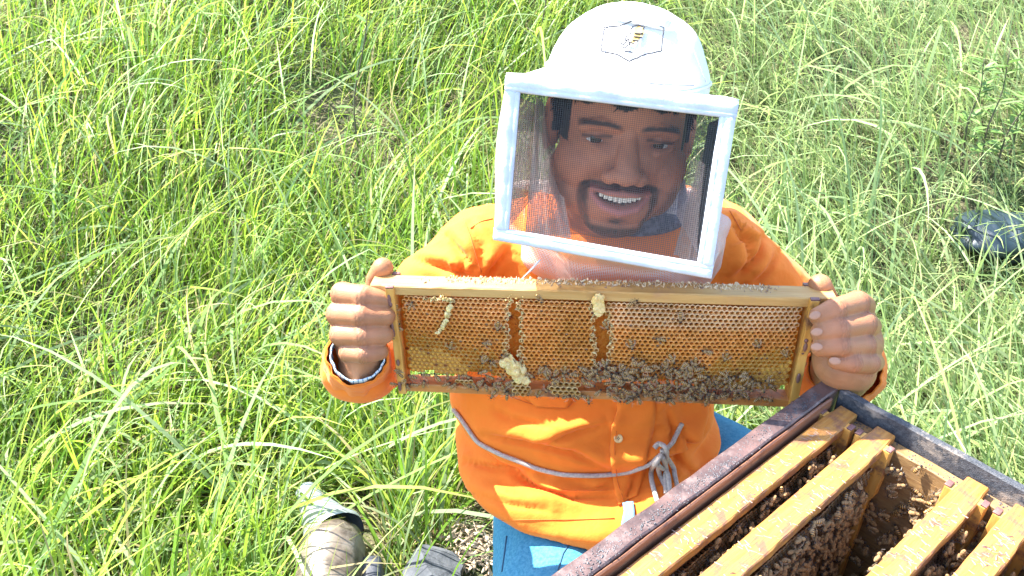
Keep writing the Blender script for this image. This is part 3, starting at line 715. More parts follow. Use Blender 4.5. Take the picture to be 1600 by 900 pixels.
# bees in the box
for k, (px, n) in enumerate(((0, 14), (1, 26), (2, 22), (3, 16))):
    fr, M = boxframes[k]
    nm = ('first', 'second', 'third', 'fourth')[k]
    for side in (-1, 1):
        for _ in range(n//2):
            x = rg.uniform(-.20, .20); z = rg.uniform(-.034, -.010)
            bee(bee_on(M, x, side*rg.uniform(.0108, .014), z, (0, side, .35), rg.uniform(0, 6.28), .3),
                'one of the bees crowding the %s edge of the %s frame in the box' % ('right' if side < 0 else 'left', nm), 'bees along the %s box frame' % nm)
def loose(B, x, y, z, up, lab): bee(bee_on(B, x, y, z, up, rg.uniform(0, 6.28)), lab)
for u, v, lab in ((.030, .335, 'bee on the inner wall by the first frame, nearest the lower picture edge'), (.031, .295, 'bee in the first gap beside a darker one'), (.032, .275, 'bee in the first gap, third from the corner'), (.030, .255, 'bee peeping up left of the first frame')):
    bee(bee_on(HIVE, u, -v, -.030, (.4, 0, 1), rg.uniform(0, 6.28)), lab)
for _ in range(14):
    bee(bee_on(HIVE, rg.uniform(.105, .155), -.0225, rg.uniform(-.13, -.025), (0, -1, .1), rg.uniform(0, 6.28)), 'one of the bees on the far inner wall of the empty slot', 'bees on the far inner wall')
# the mass on the comb faces in the shade: past the count one can tell apart
def bee_mass(fr, n, z0, z1, seed, side=-1, xr=(-.20, .19)):
    r_ = random.Random(seed); V = []; F = []; MI = []
    srcs = []
    for me in BEES:
        vs = np.array([v.co[:] for v in me.vertices]); srcs.append((vs, [list(p.vertices) for p in me.polygons], [p.material_index for p in me.polygons]))
    b = 0
    for _ in range(n):
        x = r_.uniform(*xr); z = r_.uniform(z0, z1); vs, fs, mi = srcs[r_.randrange(4)]
        M = np.array(bee_on(Matrix(), x, side*(.0112+r_.random()*.005), z, (r_.uniform(-.2, .2), side, r_.uniform(-.2, .4)), r_.uniform(0, 6.28)))
        V.append(vs @ M[:3, :3].T+M[:3, 3]); F += [[i+b for i in f] for f in fs]; MI += mi; b += len(vs)
    me = bpy.data.meshes.new('bee_mass'); me.from_pydata(np.concatenate(V).tolist(), [], F)
    for q in (M_beebody, M_beebody, M_beehead, M_wing): me.materials.append(q)
    me.polygons.foreach_set('material_index', MI)
    o = bpy.data.objects.new('bee_mass', me); COL.objects.link(o); o.matrix_world = fr
    return o
for (k, n, nm) in ((0, 420, 'first'), (1, 950, 'second'), (2, 300, 'third'), (3, 300, 'fourth')):
    o = bee_mass(boxframes[k][1], n, -.20, -.026, 60+k)
    tag(o, 'mass of bees covering the comb of the %s frame in the box' % nm, 'bees', kind='stuff')
for k, nm in enumerate(('first', 'second', 'third', 'fourth')):
    for sd_ in (-1, 1):
        o = bee_mass(boxframes[k][1], (45, 55, 75, 75)[k], -.040, -.014, 120+k*2+sd_, side=sd_); tag(o, 'bees crowding the %s side of the %s frame in the box' % ('right' if sd_ < 0 else 'left', nm), 'bees', kind='stuff')
o = bee_mass(to_mat(HR, -HL, Vector((0, 0, 1)), HIVE @ hp(.125, .0205, 0)), 190, -.19, -.030, 140, xr=(-.085, .12)); tag(o, 'bees scattered over the far inner wall of the box', 'bees', kind='stuff')
o = bee_mass(boxframes[2][1], 200, -.20, -.026, 90, side=1); tag(o, 'mass of bees on the back of the third frame comb', 'bees', kind='stuff')
o = bee_mass(boxframes[3][1], 160, -.20, -.026, 91, side=1); tag(o, 'mass of bees on the back of the fourth frame comb', 'bees', kind='stuff')

# ------------------------------------------------------------ the beekeeper
person = empty('person', (.12, .84, 0))
tag(person, 'beekeeper in orange shirt and white veiled hat crouching and holding up a comb', 'person')
PI_ = Matrix.Translation((-.12, -.84, 0))
def pbuild(mb, name, mats, parent=None, **k): return mb.build(name, mats, parent or person, M=PI_ if parent is None else Matrix(), **k)
def plink(me, name, parent=None): return link(me, name, parent or person, PI_ if parent is None else Matrix())
# head pose
EYE = P(981, 224, .775)
toC = (CAM-EYE).normalized(); UPc = Vector((0, SP, CP)); RTc = Vector((1, 0, 0))
RT = (RTc-toC*RTc.dot(toC)).normalized(); UPp = toC.cross(RT)
if UPp.z < 0: UPp = -UPp
roll = math.radians(-7.5)
RT, UPp = RT*math.cos(roll)+UPp*math.sin(roll), UPp*math.cos(roll)-RT*math.sin(roll)
a = math.radians(13); FW = toC*math.cos(a)-UPp*math.sin(a); UH = UPp*math.cos(a)+toC*math.sin(a)
yw = math.radians(9); FW, RT = FW*math.cos(yw)+RT*math.sin(yw), RT*math.cos(yw)-FW*math.sin(yw)
HO_ = EYE-FW*.07
HEAD = to_mat(RT, FW, UH, HO_)      # x viewer's right, y forward, z up
def hd(x, y, z): return HEAD @ Vector((x, y, z))
HI = HEAD.inverted()
body = MB()
def hell(c, r, mb=body): mb.ell(c, r, M=HEAD, nu=36, nv=24)
hell((0, -.012, .035), (.074, .095, .085)); hell((0, .020, .0), (.068, .060, .088))
for s in (-1, 1):
    hell((s*.040, .038, -.030), (.032, .029, .033)); hell((s*.044, .010, -.052), (.030, .045, .042))
    body.limb([hd(s*.047, .064, .012), hd(s*.030, .0745, .018), hd(s*.012, .075, .016)], [.007, .0075, .007])
    hell((s*.079, -.012, -.004), (.007, .018, .031)); hell((s*.074, -.004, -.006), (.010, .012, .022))
    hell((s*.0155, .0845, -.0325), (.0092, .0108, .0080))
    body.limb([hd(s*.018, .0710, .0026), hd(s*.032, .0732, .0052), hd(s*.047, .0630, .0006)], [.0030, .0042, .0030])
    body.limb([hd(s*.018, .0705, -.0045), hd(s*.032, .0728, -.0062), hd(s*.047, .0630, -.003)], [.0030, .0042, .0034])
hell((0, .018, -.060), (.060, .055, .049)); hell((0, .050, -.089), (.034, .022, .021)); hell((0, .057, -.064), (.040, .026, .030))
body.limb([hd(0, .073, .012), hd(0, .079, -.008), hd(0, .0880, -.024)], [.0090, .0110, .0130]); hell((0, .0905, -.0285), (.0160, .0130, .0110))
lipU = [(-.033, .0690, -.0520), (-.017, .0810, -.0510), (-.004, .0845, -.0497), (.004, .0845, -.0497), (.017, .0810, -.0510), (.033, .0690, -.0520)]
lipL = [(-.031, .0690, -.0560), (-.018, .0790, -.0670), (0, .0830, -.0715), (.018, .0790, -.0670), (.031, .0690, -.0560)]
body.limb([hd(*p) for p in lipU], [.003, .0042, .0046, .0046, .0042, .003]); body.limb([hd(*p) for p in lipL], [.003, .0050, .0056, .0050, .003])
# neck and the upper chest under the shirt
body.limb([hd(0, -.020, -.03), hd(0, -.045, -.10), Vector((.142, .875, .735)), Vector((.138, .88, .64))], [.055, .058, .066, .09], n=28)
def PP(*a): return [P(*q) for q in a]
# arms (mostly inside the sleeves), wrists, hands
LH = dict(index=[((540, 463, .846), .0128), ((535, 459, .822), .0128), ((568, 463, .808), .0122), ((600, 467, .816), .0108)],
          middle=[((534, 492, .850), .0130), ((528, 491, .822), .0130), ((566, 493, .805), .0124), ((603, 494, .814), .0108)],
          ring=[((536, 524, .846), .0122), ((532, 523, .820), .0122), ((568, 524, .806), .0116), ((601, 523, .815), .0102)],
          pinky=[((548, 549, .842), .0108), ((545, 551, .818), .0108), ((570, 553, .808), .0104), ((594, 550, .816), .0092)])
def webs(Hd):
    ks = list(Hd)
    for a_, b_ in zip(ks[:-1], ks[1:]):
        A_, B_ = Hd[a_], Hd[b_]; pts = [(P(*A_[q][0])+P(*B_[q][0]))/2+Vector((0, .0022, 0)) for q in range(4)]
        body.limb(pts[:3]+[pts[2]*.6+pts[3]*.4], [min(A_[q][1], B_[q][1])*.62 for q in (0, 1, 2, 3)], n=20)
for Hd_ in (LH,):
    for v in Hd_.values():
        for q in range(4): v[q] = (v[q][0], v[q][1]*.99)
webs(LH)
for k, v in LH.items(): body.limb([P(*p) for p, r in v], [r for p, r in v], n=24)
body.limb(PP((556, 478, .852), (552, 515, .856), (560, 548, .850)), [.021, .026, .024], n=24)
body.limb(PP((582, 480, .850), (580, 515, .852), (574, 545, .846)), [.018, .021, .019], n=24)
body.limb(PP((566, 545, .846), (563, 572, .858)), [.0235, .024], n=24)
body.limb(PP((572, 492, .856), (585, 462, .850), (586, 436, .842), (598, 419, .830)), [.015, .0115, .0102, .0118], n=24)
RH = dict(index=[((1350, 478, .800), .0125), ((1340, 473, .772), .0128), ((1305, 483, .752), .0118), ((1279, 494, .752), .0100)],
          middle=[((1358, 510, .800), .0130), ((1350, 506, .768), .0130), ((1310, 514, .748), .0120), ((1281, 520, .750), .0100)],
          ring=[((1362, 542, .800), .0125), ((1350, 539, .766), .0124), ((1312, 541, .748), .0116), ((1281, 543, .750), .0098)],
          pinky=[((1366, 566, .798), .0110), ((1358, 567, .768), .0112), ((1332, 567, .752), .0104), ((1307, 565, .752), .0088)])
for v in RH.values():
    for q in range(4): v[q] = (v[q][0], v[q][1]*.95)
webs(RH)
for k, v in RH.items(): body.limb([P(*p) for p, r in v], [r for p, r in v], n=24)
body.limb(PP((1336, 498, .806), (1340, 535, .808), (1330, 570, .800)), [.021, .026, .023], n=24)
body.limb(PP((1308, 505, .806), (1300, 540, .802), (1303, 570, .788)), [.018, .022, .021], n=24)
body.limb(PP((1312, 574, .785), (1332, 580, .790), (1318, 590, .812)), [.0235, .0235, .025], n=24)
body.limb(PP((1306, 520, .808), (1300, 484, .804), (1290, 462, .798), (1281, 446, .785)), [.015, .0118, .0112, .0122], n=24)
LSH = P(728, 385, .965); LEL = P(628, 520, .985); RSH = P(1158, 392, .955); REL = P(1252, 530, .965)
body.limb([P(563, 572, .858), P(568, 566, .92), P(592, 552, 1.02), LEL, P(680, 450, .98), LSH+Vector((.02, .01, -.03)), Vector((.138, .88, .70))], [.025, .029, .031, .031, .034, .034, .05])
body.limb([P(1318, 590, .812), P(1290, 565, .88), REL, P(1205, 455, .97), RSH+Vector((-.02, .01, -.03)), Vector((.138, .88, .70))], [.026, .030, .032, .034, .034, .05])
bme = fuse(body, .0014, smooth=4, fac=.5)
co = getco(bme); HIn = np.array(HI); Hn = np.array(HEAD)
loc = co @ HIn[:3, :3].T+HIn[:3, 3]; X, Y, Z = loc[:, 0], loc[:, 1], loc[:, 2]
front = sm(.02, .05, Y)*(np.abs(X) < .09)*(Z > -.14)*(Z < .13); ishead = (np.abs(X) < .1)*(Z > -.125)*(Z < .15)*(Y > -.12)*(Y < .13)
def gs(x0, z0, sx, sz): return np.exp(-((X-x0)/sx)**2-((Z-z0)/sz)**2)
dy = np.zeros(len(X))
for s in (-1, 1):
    dy += -.0048*gs(s*.0325, -.0002, .0115, .0015)          # eye slit
    dy += -.0055*gs(s*.030, .004, .018, .012)              # socket
    dy += .0045*gs(s*.037, -.026, .016, .013)              # cheek raised by the smile
    dy += -.0034*gs(s*(.030), -.050, .006, .016)           # smile fold
    dy += -.0030*gs(s*.024, -.040, .0045, .010)
    dy += -.0042*gs(s*.0080, -.0385, .0032, .0022)         # nostrils
    dy += .0018*gs(s*.024, -.013, .010, .004)              # lower lid bag
    dy += -.0035*gs(s*.036, -.058, .004, .004)
dy += -.0030*gs(0, .008, .012, .008)
mouth = np.clip(1-np.abs(X)/.0295, 0, 1)
zc = -.0600+.0055*(X/.028)**2
dy += -.016*np.exp(-((Z-zc)/(.0020+.0030*np.clip(1-(X/.029)**2, 0, 1)))**4)*np.clip(mouth*3, 0, 1)*(np.abs(X) < .030)
dy += -.0030*gs(0, -.084, .018, .005)+.0012*gs(0, -.047, .004, .004)*-1
loc[:, 1] += dy*front
co2 = loc @ Hn[:3, :3].T+Hn[:3, 3]
co = np.where((ishead*front)[:, None] > 0, co2, co)
# creases across the finger joints
def grooves(co):
    out = co.copy(); nn = getno(bme)
    for Hd_ in (LH, RH):
        for v in Hd_.values():
            J = [np.array(P(*p)) for p, r in v]; Rr = [r for p, r in v]
            for q, offs in ((1, (-.0022, .0006, .0034)), (2, (-.0020, .0006, .0030))):
                ax = (J[q+1]-J[q-1]); ax /= np.linalg.norm(ax); rel = co-J[q]; al = rel @ ax; rad = np.linalg.norm(rel-al[:, None]*ax, axis=1)
                msk = (rad < Rr[q]*1.35)*(np.abs(al) < .01)
                wob_ = .0006*np.sin(rel[:, 2]*900+q)
                for o_ in offs: out -= nn*(msk*.00085*np.exp(-((al-o_-wob_)/.0008)**2))[:, None]
                out += nn*(msk*.0010*np.exp(-(al/.006)**2))[:, None]
    return out
co = grooves(co)
setco(bme, co)
base = np.array((.35, .155, .072)); c = np.repeat(base[None], len(co), 0)
nz = np.array([noise.noise(Vector(p)*38) for p in co]); c *= (1+.10*nz)[:, None]
face = ishead > 0
def mixc(c, m, col): m = np.clip(m, 0, 1)[:, None]; return c*(1-m)+np.array(col)*m
c = mixc(c, face*1.0, (.49, .195, .105)); c *= (1+.08*nz)[:, None]
c = mixc(c, face*front*(gs(0, -.034, .016, .012)+gs(-.037, -.028, .02, .014)+gs(.037, -.028, .02, .014))*.5, (.46, .19, .115))
# brows, lashes, beard: hair coloured skin; the lash line also paints the upper lid shadow
st = np.array([noise.noise(Vector((p[0]*420, p[1]*420, p[2]*160))) for p in loc])*.5+.5
for s in (-1, 1):
    zb = .0165+.0030*np.clip(1-(np.abs(X-s*.030)/.020)**2, -1, 1)
    c = mixc(c, front*np.exp(-((Z-zb-.0012*(st-.5))/(.0019+.0015*st))**4)*np.clip(1.35-(np.abs(X-s*.031)/.0215)**4, 0, 1)*.95, (.012, .009, .008))
    c = mixc(c, front*np.exp(-((Z-.0045-(-.12*(np.abs(X)-.032)))/.0017)**2)*(np.abs(X-s*.0325) < .015)*.9, (.02, .012, .01))
    c = mixc(c, front*gs(s*.032, .002, .018, .010)*.35, (.15, .06, .04))  # skin of the eye sockets darker
mus = np.exp(-((Z+.0440+.10*np.abs(X))/.0036)**4)*(np.abs(X) < .040)*np.clip((np.abs(X))/.006+.45, 0, 1)
c = mixc(c, front*mus*(.66+.45*st), (.02, .014, .012))
gt = np.exp(-((np.abs(X)-(.0385-.25*np.clip(-.066-Z, 0, 1)))/.0058)**4)*sm(-.044, -.050, Z)*(Z > -.105)
c = mixc(c, front*gt*(.60+.45*st), (.025, .017, .014))
c = mixc(c, front*gs(0, -.084, .011, .006)*.9*(.5+st), (.03, .02, .016))
chn = sm(-.089, -.095, Z)*(Z > -.125)*(np.abs(X) < .055)*sm(.0, .03, Y)
c = mixc(c, chn*(.72+.35*st), (.03, .02, .017))
side = face*sm(.050, .060, np.abs(X)+.35*np.clip(-.06-Z, 0, 1)*1.6)*sm(-.03, -.06, Z)*(Y > -.01)
c = mixc(c, side*.55, (.05, .03, .02))
hairr = ishead*np.clip(np.maximum((Z > .037+.003*np.sin(X*160))*1.0, (np.abs(X) > .060)*(Z > -.008)*(Y < .06)*1.0), 0, 1)*(np.abs(X) < .0765)
c = mixc(c, hairr, (.012, .011, .012))
lip = front*(np.abs(X) < .032)
c = mixc(c, lip*np.exp(-((Z+.0508-.0014*(1-(X/.03)**2))/.0030)**2)*.8, (.36, .12, .10))
c = mixc(c, lip*np.exp(-((Z+.0695-.013*(X/.03)**2)/.0046)**2)*.9, (.50, .17, .15))
c = mixc(c, (dy < -.010)*front*1.0, (.06, .012, .010))
c = mixc(c, front*(gs(.0080, -.0385, .0034, .0024)+gs(-.0080, -.0385, .0034, .0024)), (.05, .015, .012))
# knuckles a little redder, finger creases darker
for hnd in (LH, RH):
    for v in hnd.values():
        for q in (1, 2):
            p = np.array(P(*v[q][0])); d2 = ((co-p)**2).sum(1); c = mixc(c, np.exp(-d2/.012**2)*.55, (.48, .185, .115))
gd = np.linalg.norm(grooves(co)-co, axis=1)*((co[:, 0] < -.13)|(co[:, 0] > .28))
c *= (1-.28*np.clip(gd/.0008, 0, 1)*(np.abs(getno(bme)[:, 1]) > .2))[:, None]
vz = np.array([1-abs(noise.noise(Vector(p)*55))*2 for p in co]); c *= (1+.10*np.clip(vz, -1, 1)-.05)[:, None]
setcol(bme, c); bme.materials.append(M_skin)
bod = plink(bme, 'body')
# nails
rg = random.Random(5)
for key, at, dirp in (('index', (1273, 493, .7415), (1300, 484, .742)), ('middle', (1276, 519, .7395), (1305, 514, .739)), ('ring', (1276, 542, .7395), (1305, 541, .739)), ('pinky', (1304, 564, .7425), (1330, 567, .742))):
    p = P(*at); d = (P(*dirp)-p).normalized(); n = (CAM-p).normalized(); n = (n-d*n.dot(d)).normalized(); n = (n-d*.35).normalized(); d = (d-n*d.dot(n)).normalized(); s_ = n.cross(d)
    m = MB(); m.ell((0, 0, 0), (.0056, .0040, .0013), nu=16, nv=8); 
    o = m.build('fingernail', M_nail, bod, M=to_mat(d, s_, n, p+n*.0012))
# eyes, teeth
for s in (-1, 1):
    m = MB(); m.ell((0, 0, 0), .0122, nu=24, nv=16); e = m.build('eye', M_white_eye, bod, M=HEAD @ Matrix.Translation((s*.0325, .0572, .0005)))
    m = MB(); m.ell((0, 0, 0), (.0060, .0018, .0060), nu=16, nv=8); m.build('iris', M_iris, e, M=Matrix.Translation((-.0006, .0114, .0009)))
ph = empty('teeth'); bpy.data.objects.remove(ph)
trow = MB(); 
for i in range(-4, 5):
    x = i*.0050; y = .0775-.9*x*x*12; wd = .0049 if abs(i) > 0 else .0049
    trow.box((x+.0, y, -.0578+x*x*7), (.0047, .004, .0080-abs(i)*.0006), bev=.0012)
teeth = trow.build('teeth', M_teeth, bod, M=HEAD)
# short black hair on the forehead and temples, small tufts all over a cap
m = MB(); rg = random.Random(8)
for _ in range(5200):
    th = rg.uniform(-2.6, 2.6); zz_ = rg.uniform(-.012, .120)
    if abs(th) < 1.0 and zz_ < .043+.004*math.sin(th*9): continue
    if abs(th) >= 1.0 and zz_ < (.03 if abs(th) < 1.15 else -.014): continue
    rr = math.sqrt(max(0, 1-((zz_-.035)/.086)**2)); x = .0745*rr*math.sin(th); y = -.012+.094*rr*math.cos(th)
    if abs(th) < 1.0: y = max(y, .02+.0615*math.sqrt(max(0, 1-(x/.069)**2))*math.sqrt(max(0, 1-(zz_/.089)**2)))
    nrm = Vector((x/.0745, (y+.012)/.095, (zz_-.035)/.086)).normalized(); p = Vector((x, y, zz_))
    d = (Vector((rg.gauss(0, .5), rg.gauss(0, .5), -1.0))+nrm*.35).normalized()*rg.uniform(.007, .013)
    s_ = nrm.cross(d).normalized()*.0009
    m.add([p-s_, p+s_, p+d*.6+nrm*.002+s_*.7, p+d+nrm*.001, p+d*.6+nrm*.002-s_*.7], [(0, 1, 2, 3, 4)])
m.build('hair', M_hair, bod, M=HEAD, smooth=False)

# ------------------------------------------------------------ orange shirt
sh = MB()
def ring(cx, cy, drop, a, b, n=48, p=2.35, tf=0.0, tx=0.0):
    out = []
    for i in range(n):
        t = 2*math.pi*i/n; ct, st_ = math.cos(t), math.sin(t)
        x = a*math.copysign(abs(ct)**(2/p), ct); y = b*math.copysign(abs(st_)**(2/p), st_)
        out.append(Vector((cx+x, cy+y, CAM_H-drop+tf*y+tx*x)))
    return out
sh.loft([ring(.142, .865, .405, .075, .065), ring(.140, .868, .425, .135, .085), ring(.136, .87, .455, .190, .105), ring(.136, .868, .52, .196, .118), ring(.126, .862, .60, .185, .122),
         ring(.098, .842, .66, .176, .128), ring(.100, .832, .70, .176, .130), ring(.108, .822, .74, .176, .130), ring(.110, .806, .756, .179, .146), ring(.112, .795, .768, .177, .156), ring(.112, .792, .785, .172, .156)], cap=True)
sh.limb([LSH+Vector((.03, .0, -.01)), P(676, 452, .975), P(592, 552, 1.02), P(575, 566, .96), P(561, 568, .905)], [.062, .050, .047, .045, .045, .041])
sh.limb([RSH+Vector((-.03, .0, -.01)), P(1203, 455, .968), REL, P(1290, 572, .97), P(1314, 574, .905)], [.062, .050, .048, .048, .049])
sme = fuse(sh, .0032, smooth=12, fac=.5)
co = getco(sme); no = getno(sme)
X, Y, Z = co[:, 0], co[:, 1], co[:, 2]; D = CAM_H-Z
disp = np.zeros(len(X))
# cinched by the cord
rope_px = [(712, 640), (724, 655), (748, 690), (790, 713), (840, 730), (880, 739), (930, 741), (980, 735), (1012, 723), (1040, 705), (1056, 684), (1064, 662)]
def nzf(fx_, fy_, fz_, ox=0): return np.array([noise.noise(Vector((x*fx_+ox, y*fy_, z*fz_))) for x, y, z in zip(X, Y, Z)])
tors = (X > -.10)*(X < .33)*(Y < .98)
n1 = nzf(5, 5, 26, 3); n2 = nzf(16, 16, 22, 9); n3 = nzf(30, 30, 44, 1)
ridge = (1-np.abs(n1)*2.2)
disp += tors*(D > .55)*(.0055*ridge+.004*n2+.0012*n3)
disp += (1-tors*(D > .55))*(.0040*n2+.0018*n3+.003*(1-np.abs(nzf(22, 22, 9, 5))*2))
zr = .722+.0*X
band = (D-zr); disp += tors*(-.0085*np.exp(-(band/.010)**2)+.0055*np.exp(-((band+.028)/.018)**2)+.006*np.exp(-((band-.028)/.018)**2))*(Y < .84)
# diagonal folds pulled towards the knot
u = (D-.70)*math.cos(.55)+(X-.24)*math.sin(.55); disp += tors*(D > .6)*(X > .10)*.0040*np.sin(u*150+n2*2)*np.exp(-((X-.22)/.07)**2)
disp += tors*(D > .60)*.0035*np.sin((D*95+X*28+n1*2.5))*sm(.60, .66, D)
bv0 = BVHTree.FromPolygons([Vector(p) for p in co], [tuple(p.vertices) for p in sme.polygons])
folds = [([(762, 678), (795, 686), (850, 695), (895, 703), (950, 729)], .0050), ([(735, 722), (795, 735), (835, 758), (895, 779), (962, 776)], .0065), ([(850, 688), (901, 671), (953, 660)], .0045),
         ([(1056, 669), (1067, 692), (1042, 714)], .006), ([(1102, 637), (1086, 665), (1071, 698)], .006), ([(1040, 640), (1050, 668), (1040, 700)], .0035), ([(740, 690), (780, 722), (830, 745)], .004),
         ([(1000, 735), (985, 760), (975, 785)], .004), ([(770, 640), (800, 655), (860, 662)], .003), ([(880, 748), (930, 760), (965, 752)], .0035), ([(745, 770), (800, 790), (860, 800)], .003),
         ([(1140, 345), (1165, 380), (1160, 425)], .006), ([(1190, 370), (1180, 400), (1150, 432)], .006), ([(1215, 395), (1195, 425), (1180, 440)], .005), ([(700, 370), (725, 400), (722, 430)], .005),
         ([(650, 405), (700, 420), (740, 432)], .005), ([(790, 395), (770, 420), (760, 435)], .006), ([(735, 350), (752, 385), (760, 425)], .0035), ([(1080, 740), (1060, 720), (1052, 700)], .004)]
for pts, dep in folds:
    W_ = []
    for (x0, y0), (x1, y1) in zip(pts[:-1], pts[1:]):
        for k in range(10):
            d__ = (P(x0+(x1-x0)*k/10, y0+(y1-y0)*k/10, 1)-CAM).normalized(); r_ = bv0.ray_cast(CAM, d__)
            if r_[0] is not None: W_.append(r_[0])
    if not W_: continue
    best = np.full(len(co), 9.0); dzz = np.zeros(len(co)); tt = np.zeros(len(co))
    for k, q in enumerate(W_):
        q = np.array(q); d2 = ((co-q)**2).sum(1); b_ = d2 < best; best = np.where(b_, d2, best); dzz = np.where(b_, co[:, 2]-q[2], dzz); tt = np.where(b_, k/len(W_), tt)
    dist = np.sqrt(best); fade = np.sin(np.pi*np.clip(tt, .04, .96))**.5
    disp += 1.5*fade*dep*(-1.0*np.exp(-(dist/.0042)**2)+.95*np.exp(-((dist-.010)/.009)**2)*(dzz > 0)+.25*np.exp(-((dist-.010)/.008)**2)*(dzz <= 0))
co = co+no*disp[:, None]; setco(sme, co); sme.materials.append(M_shirt)
shirt = plink(sme, 'shirt')
bvh = BVHTree.FromPolygons([Vector(p) for p in co], [tuple(p.vertices) for p in sme.polygons])
def hit(px, py, off=.002, bv=None, dflt=None):
    d = (P(px, py, 1)-CAM).normalized(); r = (bv or bvh).ray_cast(CAM, d)
    if r[0] is None: return dflt
    n = r[1];
    if n.dot(d) > 0: n = -n
    return r[0]+n*off
def patch(name, mt, left, right, nu, off, parent, thick=.0016, rag=0):
    """cloth piece lying on the shirt between two outlines given by where they run on it"""
    rows = []
    def interp(pts, t):
        t *= len(pts)-1; i = min(int(t), len(pts)-2); f_ = t-i; return pts[i][0]*(1-f_)+pts[i+1][0]*f_, pts[i][1]*(1-f_)+pts[i+1][1]*f_
    m = MB(); nv = max(12, 6*len(left))
    last = None
    for j in range(nv+1):
        a_, b_ = interp(left, j/nv), interp(right, j/nv); row = []
        for i in range(nu+1):
            t = i/nu; h_ = hit(a_[0]*(1-t)+b_[0]*t, a_[1]*(1-t)+b_[1]*t, off)
            if h_ is None: h_ = last
            last = h_; row.append(h_)
        rows.append(row)
    m.loft(rows, closed=False)
    return m.build(name, mt, parent, M=Matrix(), solid=thick)
def line(name, mt, pts, r, parent, off=.001, n=6, sub=6, M=None):
    P_ = []
    for (x0, y0), (x1, y1) in zip(pts[:-1], pts[1:]):
        for k in range(sub): P_.append((x0+(x1-x0)*k/sub, y0+(y1-y0)*k/sub))
    P_.append(pts[-1]); W_ = [hit(x, y, off) for x, y in P_]; W_ = [q for q in W_ if q is not None]
    for _ in range(3): W_ = [W_[0]]+[(W_[i-1]+W_[i]*2+W_[i+1])/4 for i in range(1, len(W_)-1)]+[W_[-1]]
    m = MB(); m.tube(W_, r, n=n); return m.build(name, mt, parent, M=M or Matrix())
patch('placket', M_shirt, [(962, 606), (964, 640), (955, 668), (952, 700), (956, 745), (966, 790)], [(1022, 606), (1024, 640), (1020, 668), (1014, 700), (1006, 740), (996, 775)], 8, .0022, shirt)
line('seam', M_thread, [(962, 670), (959, 700), (963, 745), (972, 782)], .0005, shirt, .0042, n=5)
patch('pocket', M_shirt, [(800, 606), (822, 622), (838, 636)], [(898, 606), (896, 622), (886, 638)], 8, .0018, shirt)
line('seam', M_thread, [(796, 618), (830, 632), (886, 640), (900, 622)], .0006, shirt, .002, n=5)
line('seam', M_thread, [(775, 812), (830, 812), (900, 812), (960, 810)], .0006, shirt, .0008, n=5)
for pts in ([(724, 342), (734, 366), (742, 395), (752, 425)], [(735, 357), (752, 346), (770, 342)]): line('seam', M_thread, pts, .0007, shirt, .0006, n=5)
line('seam', M_thread, [(1140, 330), (1150, 345), (1158, 360)], .0007, shirt, .0006, n=5)
def button(px, py, off, parent, r=.0058):
    p = hit(px, py, off); n = (CAM-p).normalized(); n = (n+Vector((0, -.5, .2))*.5).normalized(); a_ = n.orthogonal().normalized(); b_ = n.cross(a_)
    m = MB(); m.loft([[Vector((rr*math.cos(t), rr*math.sin(t), z)) for t in [i*2*math.pi/20 for i in range(20)]] for rr, z in ((r, 0), (r, .0014), (r*.82, .0022), (r*.6, .0013), (.0001, .0012))], cap=False)
    o = m.build('button', M_btn, parent, M=to_mat(a_, b_, n, p))
    m = MB()
    for i in range(4): m.ell((.0014*math.cos(i*math.pi/2+.7), .0014*math.sin(i*math.pi/2+.7), .0014), (.0007, .0007, .0004), nu=6, nv=4)
    q = m.build('thread_holes', M_ink, o, M=Matrix()); q['kind'] = 'stuff'
button(965, 682, .0040, shirt)
# cord round the waist with its knot and hanging loops
belt = line('cord_belt', M_rope, rope_px, .0030, person, .0034, n=8, sub=8, M=PI_)
K = hit(1030, 712, .006)
def kp(px, py, off): return hit(px, py, off, dflt=K)
m = MB()
loops = [[(1030, 712, .008), (1019, 716, .010), (1016, 735, .008), (1020, 760, .008), (1024, 785, .007)], [(1032, 712, .009), (1040, 735, .010), (1042, 756, .009), (1037, 772, .006)],
         [(1024, 716, .006), (1031, 745, .005), (1040, 768, .007), (1043, 750, .012), (1036, 722, .012)], [(1034, 708, .009), (1046, 722, .010), (1052, 745, .008), (1054, 764, .006)],
         [(1021, 706, .010), (1030, 700, .012), (1040, 708, .011), (1034, 720, .011), (1022, 716, .010)]]
for lp in loops:
    pts = [kp(*q) for q in lp]; fine = []
    for i in range(len(pts)-1):
        p0, p1, p2, p3 = pts[max(i-1, 0)], pts[i], pts[i+1], pts[min(i+2, len(pts)-1)]
        for k in range(8):
            t = k/8; fine.append(.5*((2*p1)+(p2-p0)*t+(2*p0-5*p1+4*p2-p3)*t*t+(3*p1-p0-3*p2+p3)*t**3))
    fine.append(pts[-1]); m.tube(fine, .0032, n=8)
m.build('knot', M_rope, belt, M=Matrix())
